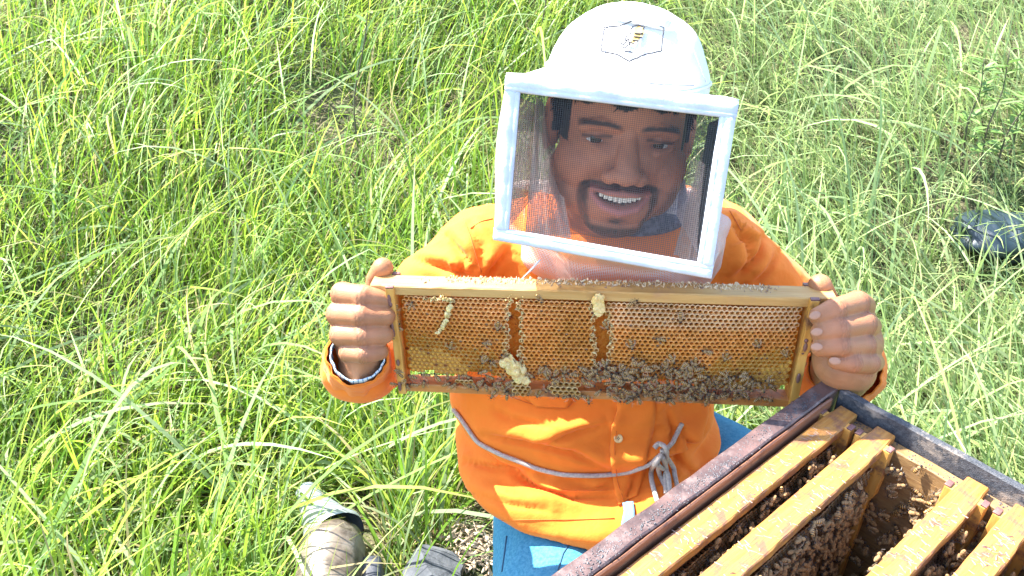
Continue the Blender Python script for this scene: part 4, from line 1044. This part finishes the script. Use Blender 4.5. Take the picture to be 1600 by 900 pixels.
# sleeve openings: cuff bands, plaid undershirt cuff
def cuff(c, axis, r0, r1, length, name, mt, parent, flat=1.0, uv=False, wr=.0015, n=64):
    axis = axis.normalized(); u = axis.orthogonal().normalized(); v = axis.cross(u); rings = []; k = 12; m = MB()
    for j in range(k+1):
        t = j/k; r = r0+(r1-r0)*t
        rings.append([c+axis*(t*length)+(u*math.cos(2*math.pi*i/n)+v*math.sin(2*math.pi*i/n))*(r+wr*noise.noise(Vector((math.cos(2*math.pi*i/n)*3.5, math.sin(2*math.pi*i/n)*3.5, t*1.2)))*2) for i in range(n)])
    m.loft(rings); o = m.build(name, mt, parent, M=Matrix() if parent is not person else PI_, solid=.0016)
    if uv:
        ul = o.data.uv_layers.new(name='UVMap')
        for p in o.data.polygons:
            for li, vi in zip(p.loop_indices, p.vertices):
                j, i = divmod(vi, n)
                if i == 0 and (p.vertices[0] % n == n-1 or p.vertices[1] % n == n-1 or p.vertices[2] % n == n-1): i = n
                ul.data[li].uv = (i/n*2*math.pi*r0, j/k*length)
    return o
wL = P(558, 560, .835); aL = (P(553, 552, .800)-P(590, 545, .925))
cA, cB = P(560, 569, .905), P(558, 556, .842); cuff(cA, cB-cA, .0415, .0330, (cB-cA).length, 'cuff', M_shirt, shirt, wr=.0022)
cC = cA.lerp(cB, .62); cuff(cC, cB-cA, .0372, .0345, (cB-cC).length*.98, 'cuff_band', M_shirt, shirt, wr=.0012)
cuff(P(560, 560, .862), cB-cA, .0295, .0290, .030, 'undershirt_cuff', M_plaid, person, uv=True, wr=.0012)
aR = (P(1322, 580, .775)-P(1290, 562, .88))
dA, dB = P(1314, 575, .90), P(1319, 577, .832); cuff(dA, dB-dA, .0480, .0370, (dB-dA).length, 'cuff', M_shirt, shirt, wr=.003)
# neck: orange collar and navy plaid collar
m = MB(); rr = []
for j in range(6):
    t = j/5; rr.append([hd(0, 0, -.10)*0+Vector((.142+.072*(1-.12*t)*math.cos(q*math.pi/20), .855+.066*(1-.1*t)*math.sin(q*math.pi/20), .775+.030*t+.022*math.sin(q*math.pi/20)*t)) for q in range(40)])
m.loft(rr); m.build('collar', M_shirt, shirt, M=Matrix(), solid=.002)
m = MB(); m.loft([[Vector((.142+(.074-.010*t)*math.cos(q*math.pi/20), .838+(.070-.008*t)*math.sin(q*math.pi/20), .79+.040*t)) for q in range(40)] for t in (0, .25, .5, .75, 1)])
m.build('undershirt_collar', M_collar, person, M=PI_, solid=.002)
patch('undershirt_tail', M_plaid, [(972, 788), (975, 800), (970, 822)], [(990, 786), (992, 800), (992, 812)], 6, .0035, person).matrix_local = PI_

# ------------------------------------------------------------ jeans
jn = MB()
jn.ell((.11, .86, .36), (.155, .13, .09)); 
jn.limb([Vector((.07, .84, .31)), Vector((.066, .68, .322)), Vector((.064, .50, .325)), Vector((.06, .45, .31))], [.098, .094, .086, .080], n=26)
jn.limb([Vector((.06, .45, .31)), Vector((.045, .50, .17)), Vector((.03, .56, .05))], [.070, .060, .052], n=24)
jn.limb([Vector((.21, .85, .38)), Vector((.29, .79, .375)), Vector((.345, .74, .20)), Vector((.355, .74, .08))], [.098, .094, .082, .074], n=26)
jn.limb([Vector((.355, .74, .08)), Vector((.37, .90, .07)), Vector((.37, 1.04, .07))], [.068, .060, .055], n=24)
jme = fuse(jn, .006, smooth=6)
co = getco(jme); no = getno(jme); d_ = np.array([.006*noise.noise(Vector(p)*Vector((14, 14, 14)).x)+.003*noise.noise(Vector(p)*34) for p in co]); setco(jme, co+no*d_[:, None])
jme.materials.append(M_jean); jeans = plink(jme, 'jeans')
jbv = BVHTree.FromPolygons([v.co for v in jme.vertices], [tuple(p.vertices) for p in jme.polygons])
M_jthread = mat('jean_thread', (.03, .09, .15), rough=.9)
for pts in ([(792, 838), (788, 870), (784, 898)], [(900, 835), (880, 865), (870, 897)]):
    W_ = [hit(x_+(x2-x_)*k/6, y_+(y2-y_)*k/6, .0006, jbv) for (x_, y_), (x2, y2) in zip(pts[:-1], pts[1:]) for k in range(6)]; W_ = [q for q in W_ if q is not None]
    if len(W_) > 3: m = MB(); m.tube(W_, .0011, n=5); m.build('seam', M_jthread, jeans, M=Matrix())
M_boot = mat('boot_leather', (.03, .02, .015), (.07, .045, .03), .55, 30, bump=.4)
for c_, l in ((Vector((.03, .52, .045)), Vector((0, -1, 0))), (Vector((.37, 1.10, .06)), Vector((.05, .9, -.3)))):
    m = MB(); m.limb([c_, c_+l*.07, c_+l*.16+Vector((0, 0, -.008))], [.048, .044, .036]); plink_ = fuse(m, .006, 4); plink_.materials.append(M_boot); plink(plink_, 'boot')

# ------------------------------------------------------------ hat and veil
BK = -FW*.20
TL, TR, BR_, BL_ = P(791, 117, .700), P(1154, 159, .672), P(1111, 436, .702), P(771, 375, .733)
TLb, TRb, BRb, BLb = TL+BK-UH*.046, TR+BK-UH*.046, BR_+BK*.9, BL_+BK*.9
def qd(s, t, q=(TL, TR, BR_, BL_), bul=0.0):
    """point of the quad, s along, t down"""
    a_ = q[0]*(1-s)+q[1]*s; b_ = q[3]*(1-s)+q[2]*s; n = (q[1]-q[0]).cross(q[3]-q[0]).normalized()
    return a_*(1-t)+b_*t+n*bul*math.sin(math.pi*min(max(s, 0), 1))*math.sin(math.pi*min(max(t, 0), 1))
NV = (TR-TL).cross(BL_-TL).normalized()
if NV.dot(CAM-TL) < 0: NV = -NV
def netpatch(name, mt, fn, w_, h_, ns, nt_, parent, M=None):
    m = MB(); m.loft([[fn(i/ns, j/nt_) for i in range(ns+1)] for j in range(nt_+1)], closed=False)
    o = m.build(name, mt, parent, M=M or Matrix()); ul = o.data.uv_layers.new(name='UVMap')
    for p in o.data.polygons:
        for li, vi in zip(p.loop_indices, p.vertices):
            j, i = divmod(vi, ns+1); ul.data[li].uv = (i/ns*w_, j/nt_*h_)
    return o
veil = netpatch('veil', M_net, lambda s, t: qd(.03+.94*s, .05+.90*t, bul=.004)-NV*.002, .205, .165, 24, 20, person, M=PI_)
# padded white binding: four strips sewn round the net
def strip(a0, a1, b0, b1, th=.0042, n=40, seed=0):
    m = MB(); rings = []
    for i in range(n+1):
        t = i/n; A_ = a0*(1-t)+a1*t; B_ = b0*(1-t)+b1*t; w_ = (B_-A_); ring_ = []
        k = .0007*noise.noise(Vector((t*9, seed, 0)))
        for q, (u_, h_) in enumerate(((0, 0), (.05, .55), (.16, .88), (.30, 1.0), (.50, .96), (.62, .86), (.68, .70), (.74, .82), (.88, .72), (.97, .40), (1, 0), (.85, -.5), (.5, -.7), (.15, -.5))):
            ring_.append(A_+w_*u_+NV*(th*h_+k*3*(1 if h_ > .5 else 0)+.0005*noise.noise(Vector((t*60, u_*6, seed)))))
        rings.append(ring_)
    m.loft(rings, cap=True); return m
def corners(s0, t0): return qd(s0, t0)
ix0, ix1, iy0, iy1 = .070, .930, .095, .915
st_ = [(qd(0, 0), qd(1, 0), qd(.0, iy0), qd(1, iy0)), (qd(0, 1), qd(1, 1), qd(0, iy1), qd(1, iy1)),
       (qd(0, iy0-.01), qd(0, iy1+.01), qd(ix0, iy0-.01), qd(ix0, iy1+.01)), (qd(1, iy0-.01), qd(1, iy1+.01), qd(ix1, iy0-.01), qd(ix1, iy1+.01))]
for i, (a0, a1, b0, b1) in enumerate(st_):
    m = strip(a0, a1, b0, b1, .0046 if i < 2 else .0040, seed=i*3.3); m.build('binding', M_bind, veil, M=Matrix())
# sides, back and skirt of the veil
qL = (TL, TLb, BLb, BL_); qR = (TR, TRb, BRb, BR_); qB = (TLb, TRb, BRb, BLb)
def sidefn(q, s0, s1, t0, t1, b=.0): return lambda s, t: qd(s0+(s1-s0)*s, t0+(t1-t0)*t, q, b)
netpatch('side_net', M_tulle, sidefn(qL, 0, .42, 0, 1, .006), .085, .20, 10, 12, veil)
netpatch('side_net', M_netside, sidefn(qL, .42, 1, 0, .62), .11, .12, 10, 10, veil)
netpatch('side_net', M_tulle, sidefn(qL, .42, 1, .62, 1, .004), .11, .08, 10, 8, veil)
M_darkcloth = mat('dark_cloth', (.006, .022, .032), (.012, .035, .05), .6, 60, bump=.3)
netpatch('side_net', M_netside, sidefn(qR, 0, .36, 0, 1, .0), .075, .20, 10, 12, veil)
def pq(a_, b_, c_, d_, bul, wav=0):
    a_, b_, c_, d_ = P(*a_), P(*b_), P(*c_), P(*d_)
    def g(s, t):
        p = (a_*(1-s)+b_*s)*(1-t)+(d_*(1-s)+c_*s)*t; return p+NV*(bul*math.sin(math.pi*s)*math.sin(math.pi*t)+wav*math.sin(s*11+t*3)+wav*.6*math.sin(s*23-t*5))
    return g
netpatch('side_band', M_darkcloth, pq((1128, 184, .695), (1107, 192, .80), (1084, 335, .83), (1093, 412, .725), .0), .075, .20, 10, 12, veil)
netpatch('side_drape', M_tulle2, pq((838, 150, .80), (858, 172, .87), (893, 372, .81), (822, 368, .80), .012, .004), .05, .20, 20, 20, veil)
netpatch('side_drape', M_tulle2, pq((806, 150, .74), (842, 165, .84), (840, 300, .86), (798, 352, .76), .004, .002), .09, .20, 14, 14, veil)
netpatch('side_drape', M_tulle2, pq((1096, 238, .86), (1114, 232, .80), (1096, 415, .76), (1052, 398, .82), .010, .004), .05, .20, 20, 20, veil)
netpatch('side_net', M_netside, sidefn(qR, .36, 1, 0, .4), .12, .08, 10, 10, veil)
netpatch('side_net', M_tulle, sidefn(qR, .36, 1, .4, 1, .004), .12, .12, 10, 8, veil)
netpatch('back_net', M_netside, sidefn(qB, 0, 1, 0, .42), .21, .08, 10, 10, veil)
netpatch('back_net', M_tulle, sidefn(qB, 0, 1, .42, 1), .21, .12, 10, 8, veil)
def perim(q, k, n=64):
    """point k of n round the quad, corners a little rounded"""
    t = (k/n*4) % 4; i = int(t); f_ = t-i; return q[i]*(1-f_)+q[(i+1) % 4]*f_
bot = (BL_, BR_, BRb, BLb)
def ellr(cx, cy, drop, a, b, ph, lump=0):
    def g(k, n=64):
        # start at the front left corner and go round like perim
        t = math.radians(225)+2*math.pi*k/n; r_ = 1+lump*(math.sin(t*9+ph)+.6*math.sin(t*5+2*ph))
        return Vector((cx+a*1.0*math.cos(t)*r_, cy+b*math.sin(t)*r_, CAM_H-drop))
    return g
rgs = [lambda k: perim(bot, k), lambda k: perim(bot, k)*.55+ellr(.137, .80, .385, .122, .125, 1, .02)(k)*.45, ellr(.136, .822, .412, .124, .124, 2, .035), ellr(.136, .832, .448, .126, .128, 1, .05), ellr(.136, .84, .485, .112, .120, 2, .05)]
def skf(s, t):
    k = s*64; t *= len(rgs)-1; i = min(int(t), len(rgs)-2); f_ = t-i; f_ = f_*f_*(3-2*f_) if False else f_
    return rgs[i](k)*(1-f_)+rgs[i+1](k)*f_
netpatch('skirt', M_tulle, skf, .95, .16, 128, 20, veil)
m = MB(); m.tube([P(842, 408, .80), P(828, 424, .83), P(806, 446, .86)], .0035, n=8, flat=.3); m.build('strap', M_bind, veil, M=Matrix())
# tan inner brim edge seen through the net, white crown, flat brim
hat = MB(); HC = Vector((0, -.012, .046)); HRr = (.0880, .107, .0835)
rings = []
for j in range(26):
    t = j/25*math.pi/2; n = 72; zc_ = math.sin(t); r_ = math.cos(t)**.92 if j < 25 else .0001
    ring_ = []
    for i in range(n):
        a_ = 2*math.pi*i/n; wr = 1+.006*math.sin(a_*5+j*.5)+.016*noise.noise(Vector((math.cos(a_)*2.2, math.sin(a_)*2.2, t*3)))+.007*(1-abs(noise.noise(Vector((math.cos(a_)*5, math.sin(a_)*5, t*4+7)))*2))*math.cos(t)
        ring_.append(HEAD @ (HC+Vector((HRr[0]*r_*math.cos(a_)*wr, HRr[1]*r_*math.sin(a_)*wr, HRr[2]*zc_*wr))))
    rings.append(ring_)
hat.loft(rings)
hme = hat.mesh('hat', [M_hat]); hato = link(hme, 'hat', person, PI_); mm = hato.modifiers.new('s', 'SOLIDIFY'); mm.thickness = .002; mm.offset = 1
hbv = BVHTree.FromPolygons([v.co for v in hme.vertices], [tuple(p.vertices) for p in hme.polygons])
top = (TL, TR, TRb, TLb)
m = MB(); n = 96; rr = []
for j in range(9):
    t = j/8; ring_ = []
    for i in range(n):
        # angle start: front left corner; perimeter runs front left, front right, back right, back left
        pk = perim(top, i, n); lp_ = HI @ pk; a_ = math.atan2((lp_.y-HC.y)/HRr[1], (lp_.x-HC.x)/HRr[0])
        base_ = HEAD @ (HC+Vector((HRr[0]*math.cos(a_)*1.0, HRr[1]*math.sin(a_), .004)))
        q = base_*(1-t)+(pk+UH*.0005)*t+UH*(.003*math.sin(math.pi*t)+.0010*noise.noise(Vector((i*.25, t*2, 4))))
        ring_.append(q)
    rr.append(ring_)
m.loft(rr); m.build('brim', M_hat, hato, M=Matrix(), solid=.003)
m = MB(); m.tube([HEAD @ (HC+Vector((HRr[0]*1.012*math.cos(a_), HRr[1]*1.012*math.sin(a_), .012+.002*math.sin(a_*3)))) for a_ in [i*2*math.pi/60 for i in range(61)]], .0016, n=6); m.build('band', M_hat, hato, M=Matrix())
def hatline(name, mt, pts, r, sub=6, off=.0042):
    P_ = []
    for (x0, y0), (x1, y1) in zip(pts[:-1], pts[1:]):
        for k in range(sub): P_.append((x0+(x1-x0)*k/sub, y0+(y1-y0)*k/sub))
    P_.append(pts[-1]); W_ = [hit(x, y, off, hbv) for x, y in P_]; W_ = [q for q in W_ if q is not None]
    m = MB(); m.tube(W_, r, n=5); return m.build(name, mt, hato, M=Matrix())
hatline('badge_outline', M_ink, [(993, 36), (1012, 42), (1034, 48), (1032, 66), (1030, 83), (1010, 87), (983, 98), (965, 88), (941, 83), (943, 66), (946, 48), (968, 46), (993, 36)], .0008)
def hatpoly(name, mt, pts, off):
    c_ = (sum(p[0] for p in pts)/len(pts), sum(p[1] for p in pts)/len(pts)); m = MB()
    vs = [hit(c_[0], c_[1], off, hbv)]+[hit(x, y, off, hbv) for x, y in pts]; m.add(vs, [(0, i, i % len(pts)+1) for i in range(1, len(pts)+1)]); return m.build(name, mt, hato, M=Matrix(), smooth=False)
hatpoly('badge_mark', M_inky, [(990, 49), (997, 45), (1005, 48), (1006, 55), (1002, 62), (995, 66), (988, 72), (984, 70), (989, 60)], .0036)
for st in ([(986, 52), (988, 47), (996, 45), (1006, 47), (1004, 51)], [(983, 56), (986, 58)], [(991, 57), (999, 58), (1004, 57)], [(990, 62), (1002, 63)], [(988, 67), (996, 68)], [(984, 70), (990, 73)],
           [(968, 70), (975, 74), (981, 66), (984, 74)], [(971, 76), (977, 79), (982, 74)], [(977, 83), (984, 84), (988, 86)], [(980, 60), (976, 68), (984, 66)]):
    hatline('badge_stroke', M_ink, st, .0007, off=.0044, sub=3)
M_seamw = mat('white_thread', (.55, .55, .58), rough=.9)
for st in ([(1003, 30), (1000, 70), (990, 131)], [(960, 30), (915, 70), (885, 120)], [(1045, 40), (1080, 80), (1098, 128)], [(985, 27), (950, 40), (905, 75), (868, 118)]):
    hatline('hat_seam', M_seamw, st, .0006, off=.0032)
hatline('hat_seam', M_ink, [(985, 131), (1010, 130), (1035, 133), (1080, 133)], .0004, off=.0034)
# raised vent flap on the crown with its net slit
m = MB(); rows = []
for j in range(9):
    row = []
    for i in range(15):
        s, t = i/14, j/8; px, py = 966+(1046-966)*s-6*t, 22+17*s+(38-22)*t*.75
        q = hit(px, py, .003, hbv)
        if q is None: q = HEAD @ (HC+Vector((.0, -.01, .104)))
        row.append(q+UH*.0075*math.sin(math.pi*s)**.5*math.sin(math.pi*min(t+.08, 1))**.6)
    rows.append(row)
m.loft(rows, closed=False); m.build('vent_flap', M_hat, hato, M=Matrix(), solid=.0015)
hatline('vent_slit', mat('vent_net', (.25, .22, .12), rough=.9), [(976, 27), (990, 28), (1003, 31)], .0011, off=.0085)

# ------------------------------------------------------------ things in the grass
smk = empty('bee_smoker', P(515, 870, 1.33)); tag(smk, 'sooty metal bee smoker with pale cone lid lying in the grass, lower left', 'bee smoker')
S0 = Matrix.Translation(-smk.location)
jt, tipp, btm = P(521, 838, 1.34), P(478, 768, 1.44), P(505, 985, 1.20)
def revolve(pa, pb, prof, mb, n=40, dent=0.0):
    ax = (pb-pa); L_ = ax.length; ax.normalize(); u = ax.orthogonal().normalized(); v = ax.cross(u)
    mb.loft([[pa+ax*L_*t+(u*math.cos(2*math.pi*i/n)+v*math.sin(2*math.pi*i/n))*(r+dent*noise.noise(Vector((math.cos(2*math.pi*i/n)*2, math.sin(2*math.pi*i/n)*2, t*4)))) for i in range(n)] for t, r in prof])
m = MB(); revolve(jt, btm, [(0, .001), (0, .046), (.01, .051), (.06, .053), (.12, .0555), (.14, .058), (.16, .0565), (.5, .057), (.97, .057), (1, .055), (1, .001)], m, dent=.003); can = m.build('can', M_rust, smk, M=S0)
m = MB(); revolve(jt, tipp, [(-.06, .0555), (.02, .056), (.04, .052), (.10, .0505), (.14, .046), (.55, .031), (.88, .0215), (.97, .0205), (1.0, .0215), (1.0, .0185), (.7, .022)], m, dent=.002); lid = m.build('cone_lid', M_steel, smk, M=S0)
m = MB()
for t in (.0, .05, -.04): revolve(jt+(tipp-jt)*t, jt+(tipp-jt)*(t+.03), [(0, .056), (.3, .0585), (.7, .0585), (1, .056)], m)
m.build('rim_band', M_soot, lid, M=S0)
axc = (btm-jt).normalized(); sd = axc.cross(Vector((0, 0, 1))).normalized()
if sd.x < 0: sd = -sd
m = MB(); Mx = to_mat(axc, sd, axc.cross(sd), jt+axc*.09+sd*.068+Vector((0, 0, -.022)))

m = MB(); m.box((.03, .0, -.01), (.15, .040, .08), M=Mx, bev=.012); m.build('bellows', M_soot, smk, M=S0)
# angular stone slab
def stone(name, pts, label, mt, seed):
    bm = bmesh.new()
    for p in pts: bm.verts.new(p)
    r_ = bmesh.ops.convex_hull(bm, input=bm.verts[:]); bmesh.ops.delete(bm, geom=[g for g in r_['geom_interior'] if isinstance(g, bmesh.types.BMVert)], context='VERTS')
    bmesh.ops.triangulate(bm, faces=bm.faces[:]); bmesh.ops.subdivide_edges(bm, edges=bm.edges[:], cuts=5, use_grid_fill=True)
    c_ = sum((v.co for v in bm.verts), Vector())/len(bm.verts)
    for v in bm.verts: v.co += noise.noise_vector(v.co*28+Vector((seed, 0, 0)))*.0045+noise.noise_vector(v.co*90)*.0016
    for v in bm.verts: v.co -= c_
    me = bpy.data.meshes.new(name); bm.to_mesh(me); bm.free(); me.materials.append(mt); o = link(me, name); o.location = c_; tag(o, label, 'stone'); return o
stone('stone', PP((618, 915, 1.30), (655, 851, 1.36), (668, 848, 1.38), (676, 905, 1.27), (684, 862, 1.37), (714, 868, 1.38), (722, 880, 1.36), (716, 925, 1.28), (640, 880, 1.40), (700, 860, 1.46), (625, 950, 1.35), (720, 950, 1.36)),
      'dark grey angular stone slab between smoker and blue jeans', M_stone, 3)
# dry chips and a twig heap beside the stone
rg = random.Random(31); m = MB()
for _ in range(190):
    p = ray_ground(rg.gauss(738, 20), rg.gauss(866, 26))+Vector((0, 0, rg.uniform(0, .03))); a_ = rg.uniform(0, 6.28); d = Vector((math.cos(a_), math.sin(a_), rg.uniform(-.3, .3)))*rg.uniform(.006, .022)
    n_ = Vector((-d.y, d.x, .004*rg.uniform(-1, 1))).normalized()*rg.uniform(.0015, .004); m.add([p-d-n_*.5, p-n_, p+d, p+n_, p+Vector((0, 0, .002))], [(0, 1, 4), (1, 2, 4), (2, 3, 4), (3, 0, 4)])
o = m.build('wood_chips', mat('wood_chips', (.30, .20, .12), (.55, .44, .32), .8, 80), None, smooth=False); tag(o, 'dry broken chips and straw beside the stone slab', 'wood chips', kind='stuff')
# black plastic thing half hidden at the right edge
gp = ray_ground(1560, 392); dd = (gp-CAM).dot(Vector((0, CP, -SP)))
bagc = P(1590, 366, dd-.02); ss = dd/FPX
m = MB(); m.ell(bagc, (92*ss, 60*ss, 20*ss), nu=48, nv=30, ax=Matrix.Rotation(.12, 3, 'Y')); m.ell(bagc+Vector((-50*ss, -.01, -.008)), (46*ss, 50*ss, 15*ss), nu=40, nv=24)
m.ell(bagc+Vector((20*ss, -.02, -.035)), (70*ss, 46*ss, 14*ss), nu=40, nv=24)
bm_ = fuse(m, .006, 5); co = getco(bm_); no = getno(bm_)
d_ = np.array([.010*(1-abs(noise.noise(Vector((p[0]*16, p[1]*6, p[2]*16)))*2))+.004*noise.noise(Vector(p)*40) for p in co]); co = co+no*d_[:, None]-np.array(bagc); setco(bm_, co)
bm_.materials.append(M_plastic); o = link(bm_, 'plastic_bag'); o.location = bagc; tag(o, 'black plastic bag lying in the grass at the right edge', 'bag')
# leafy weeds, upper right, and thin seed stalks
def weed(px, py, hpx, label, seed, leaves=26, lean=.1, grp=None, leafsz=.030, name='weed_plant'):
    rg = random.Random(seed); g = ray_ground(px, py); d = (g-CAM).dot(Vector((0, CP, -SP))); H_ = hpx*d/FPX/.9
    t = empty(name, g); tag(t, label, 'weed', grp); pts = []; 
    for i in range(12):
        f_ = i/11; pts.append(Vector((lean*H_*f_*f_+.006*math.sin(i), .02*f_, H_*f_)))
    m = MB(); m.tube(pts, [.0035*(1-.7*i/11) for i in range(12)], n=6); m.build('stem', M_stem, t, M=Matrix())
    for i in range(leaves):
        f_ = rg.uniform(.25, 1); k = min(int(f_*11), 10); p = pts[k].lerp(pts[k+1], f_*11-k); a_ = rg.uniform(0, 6.28); l = leafsz*rg.uniform(.6, 1.3); dr = Vector((math.cos(a_), math.sin(a_), rg.uniform(.1, .9))).normalized()
        sd_ = dr.cross(Vector((0, 0, 1))).normalized()*l*.17; up_ = Vector((0, 0, -l*.12)); m = MB()
        m.add([p, p+dr*l*.35+sd_, p+dr*l*.7+sd_*.8+up_*.5, p+dr*l+up_*1.5, p+dr*l*.7-sd_*.8+up_*.5, p+dr*l*.35-sd_, p+dr*l*.5+up_*.9], [(0, 1, 6), (1, 2, 6), (2, 3, 6), (3, 4, 6), (4, 5, 6), (5, 0, 6)])
        m.build('leaf', M_leaf, t, M=Matrix())
weed(1518, 292, 190, 'dark stemmed leafy weed at the upper right, tallest of its clump', 1, 40, -.02, 'leafy weeds at the upper right', .045)
weed(1545, 285, 170, 'leafy weed leaning right at the upper right, above the black bag', 2, 40, .22, 'leafy weeds at the upper right', .045)
weed(1495, 262, 150, 'thin leafy weed, leftmost of the clump at the upper right', 3, 34, -.02, 'leafy weeds at the upper right', .045)
weed(1572, 250, 140, 'bushy weed at the right picture edge, upper part', 4, 36, .05, 'leafy weeds at the upper right', .045)
weed(560, 285, 270, 'thin upright seed stalk in the grass left of the hat', 6, 5, .18, 'thin grass stalks', .05, 'grass_stalk')
weed(848, 120, 150, 'dark thin stalk rising behind the left of the hat', 7, 3, .0, 'thin grass stalks', .05, 'grass_stalk')
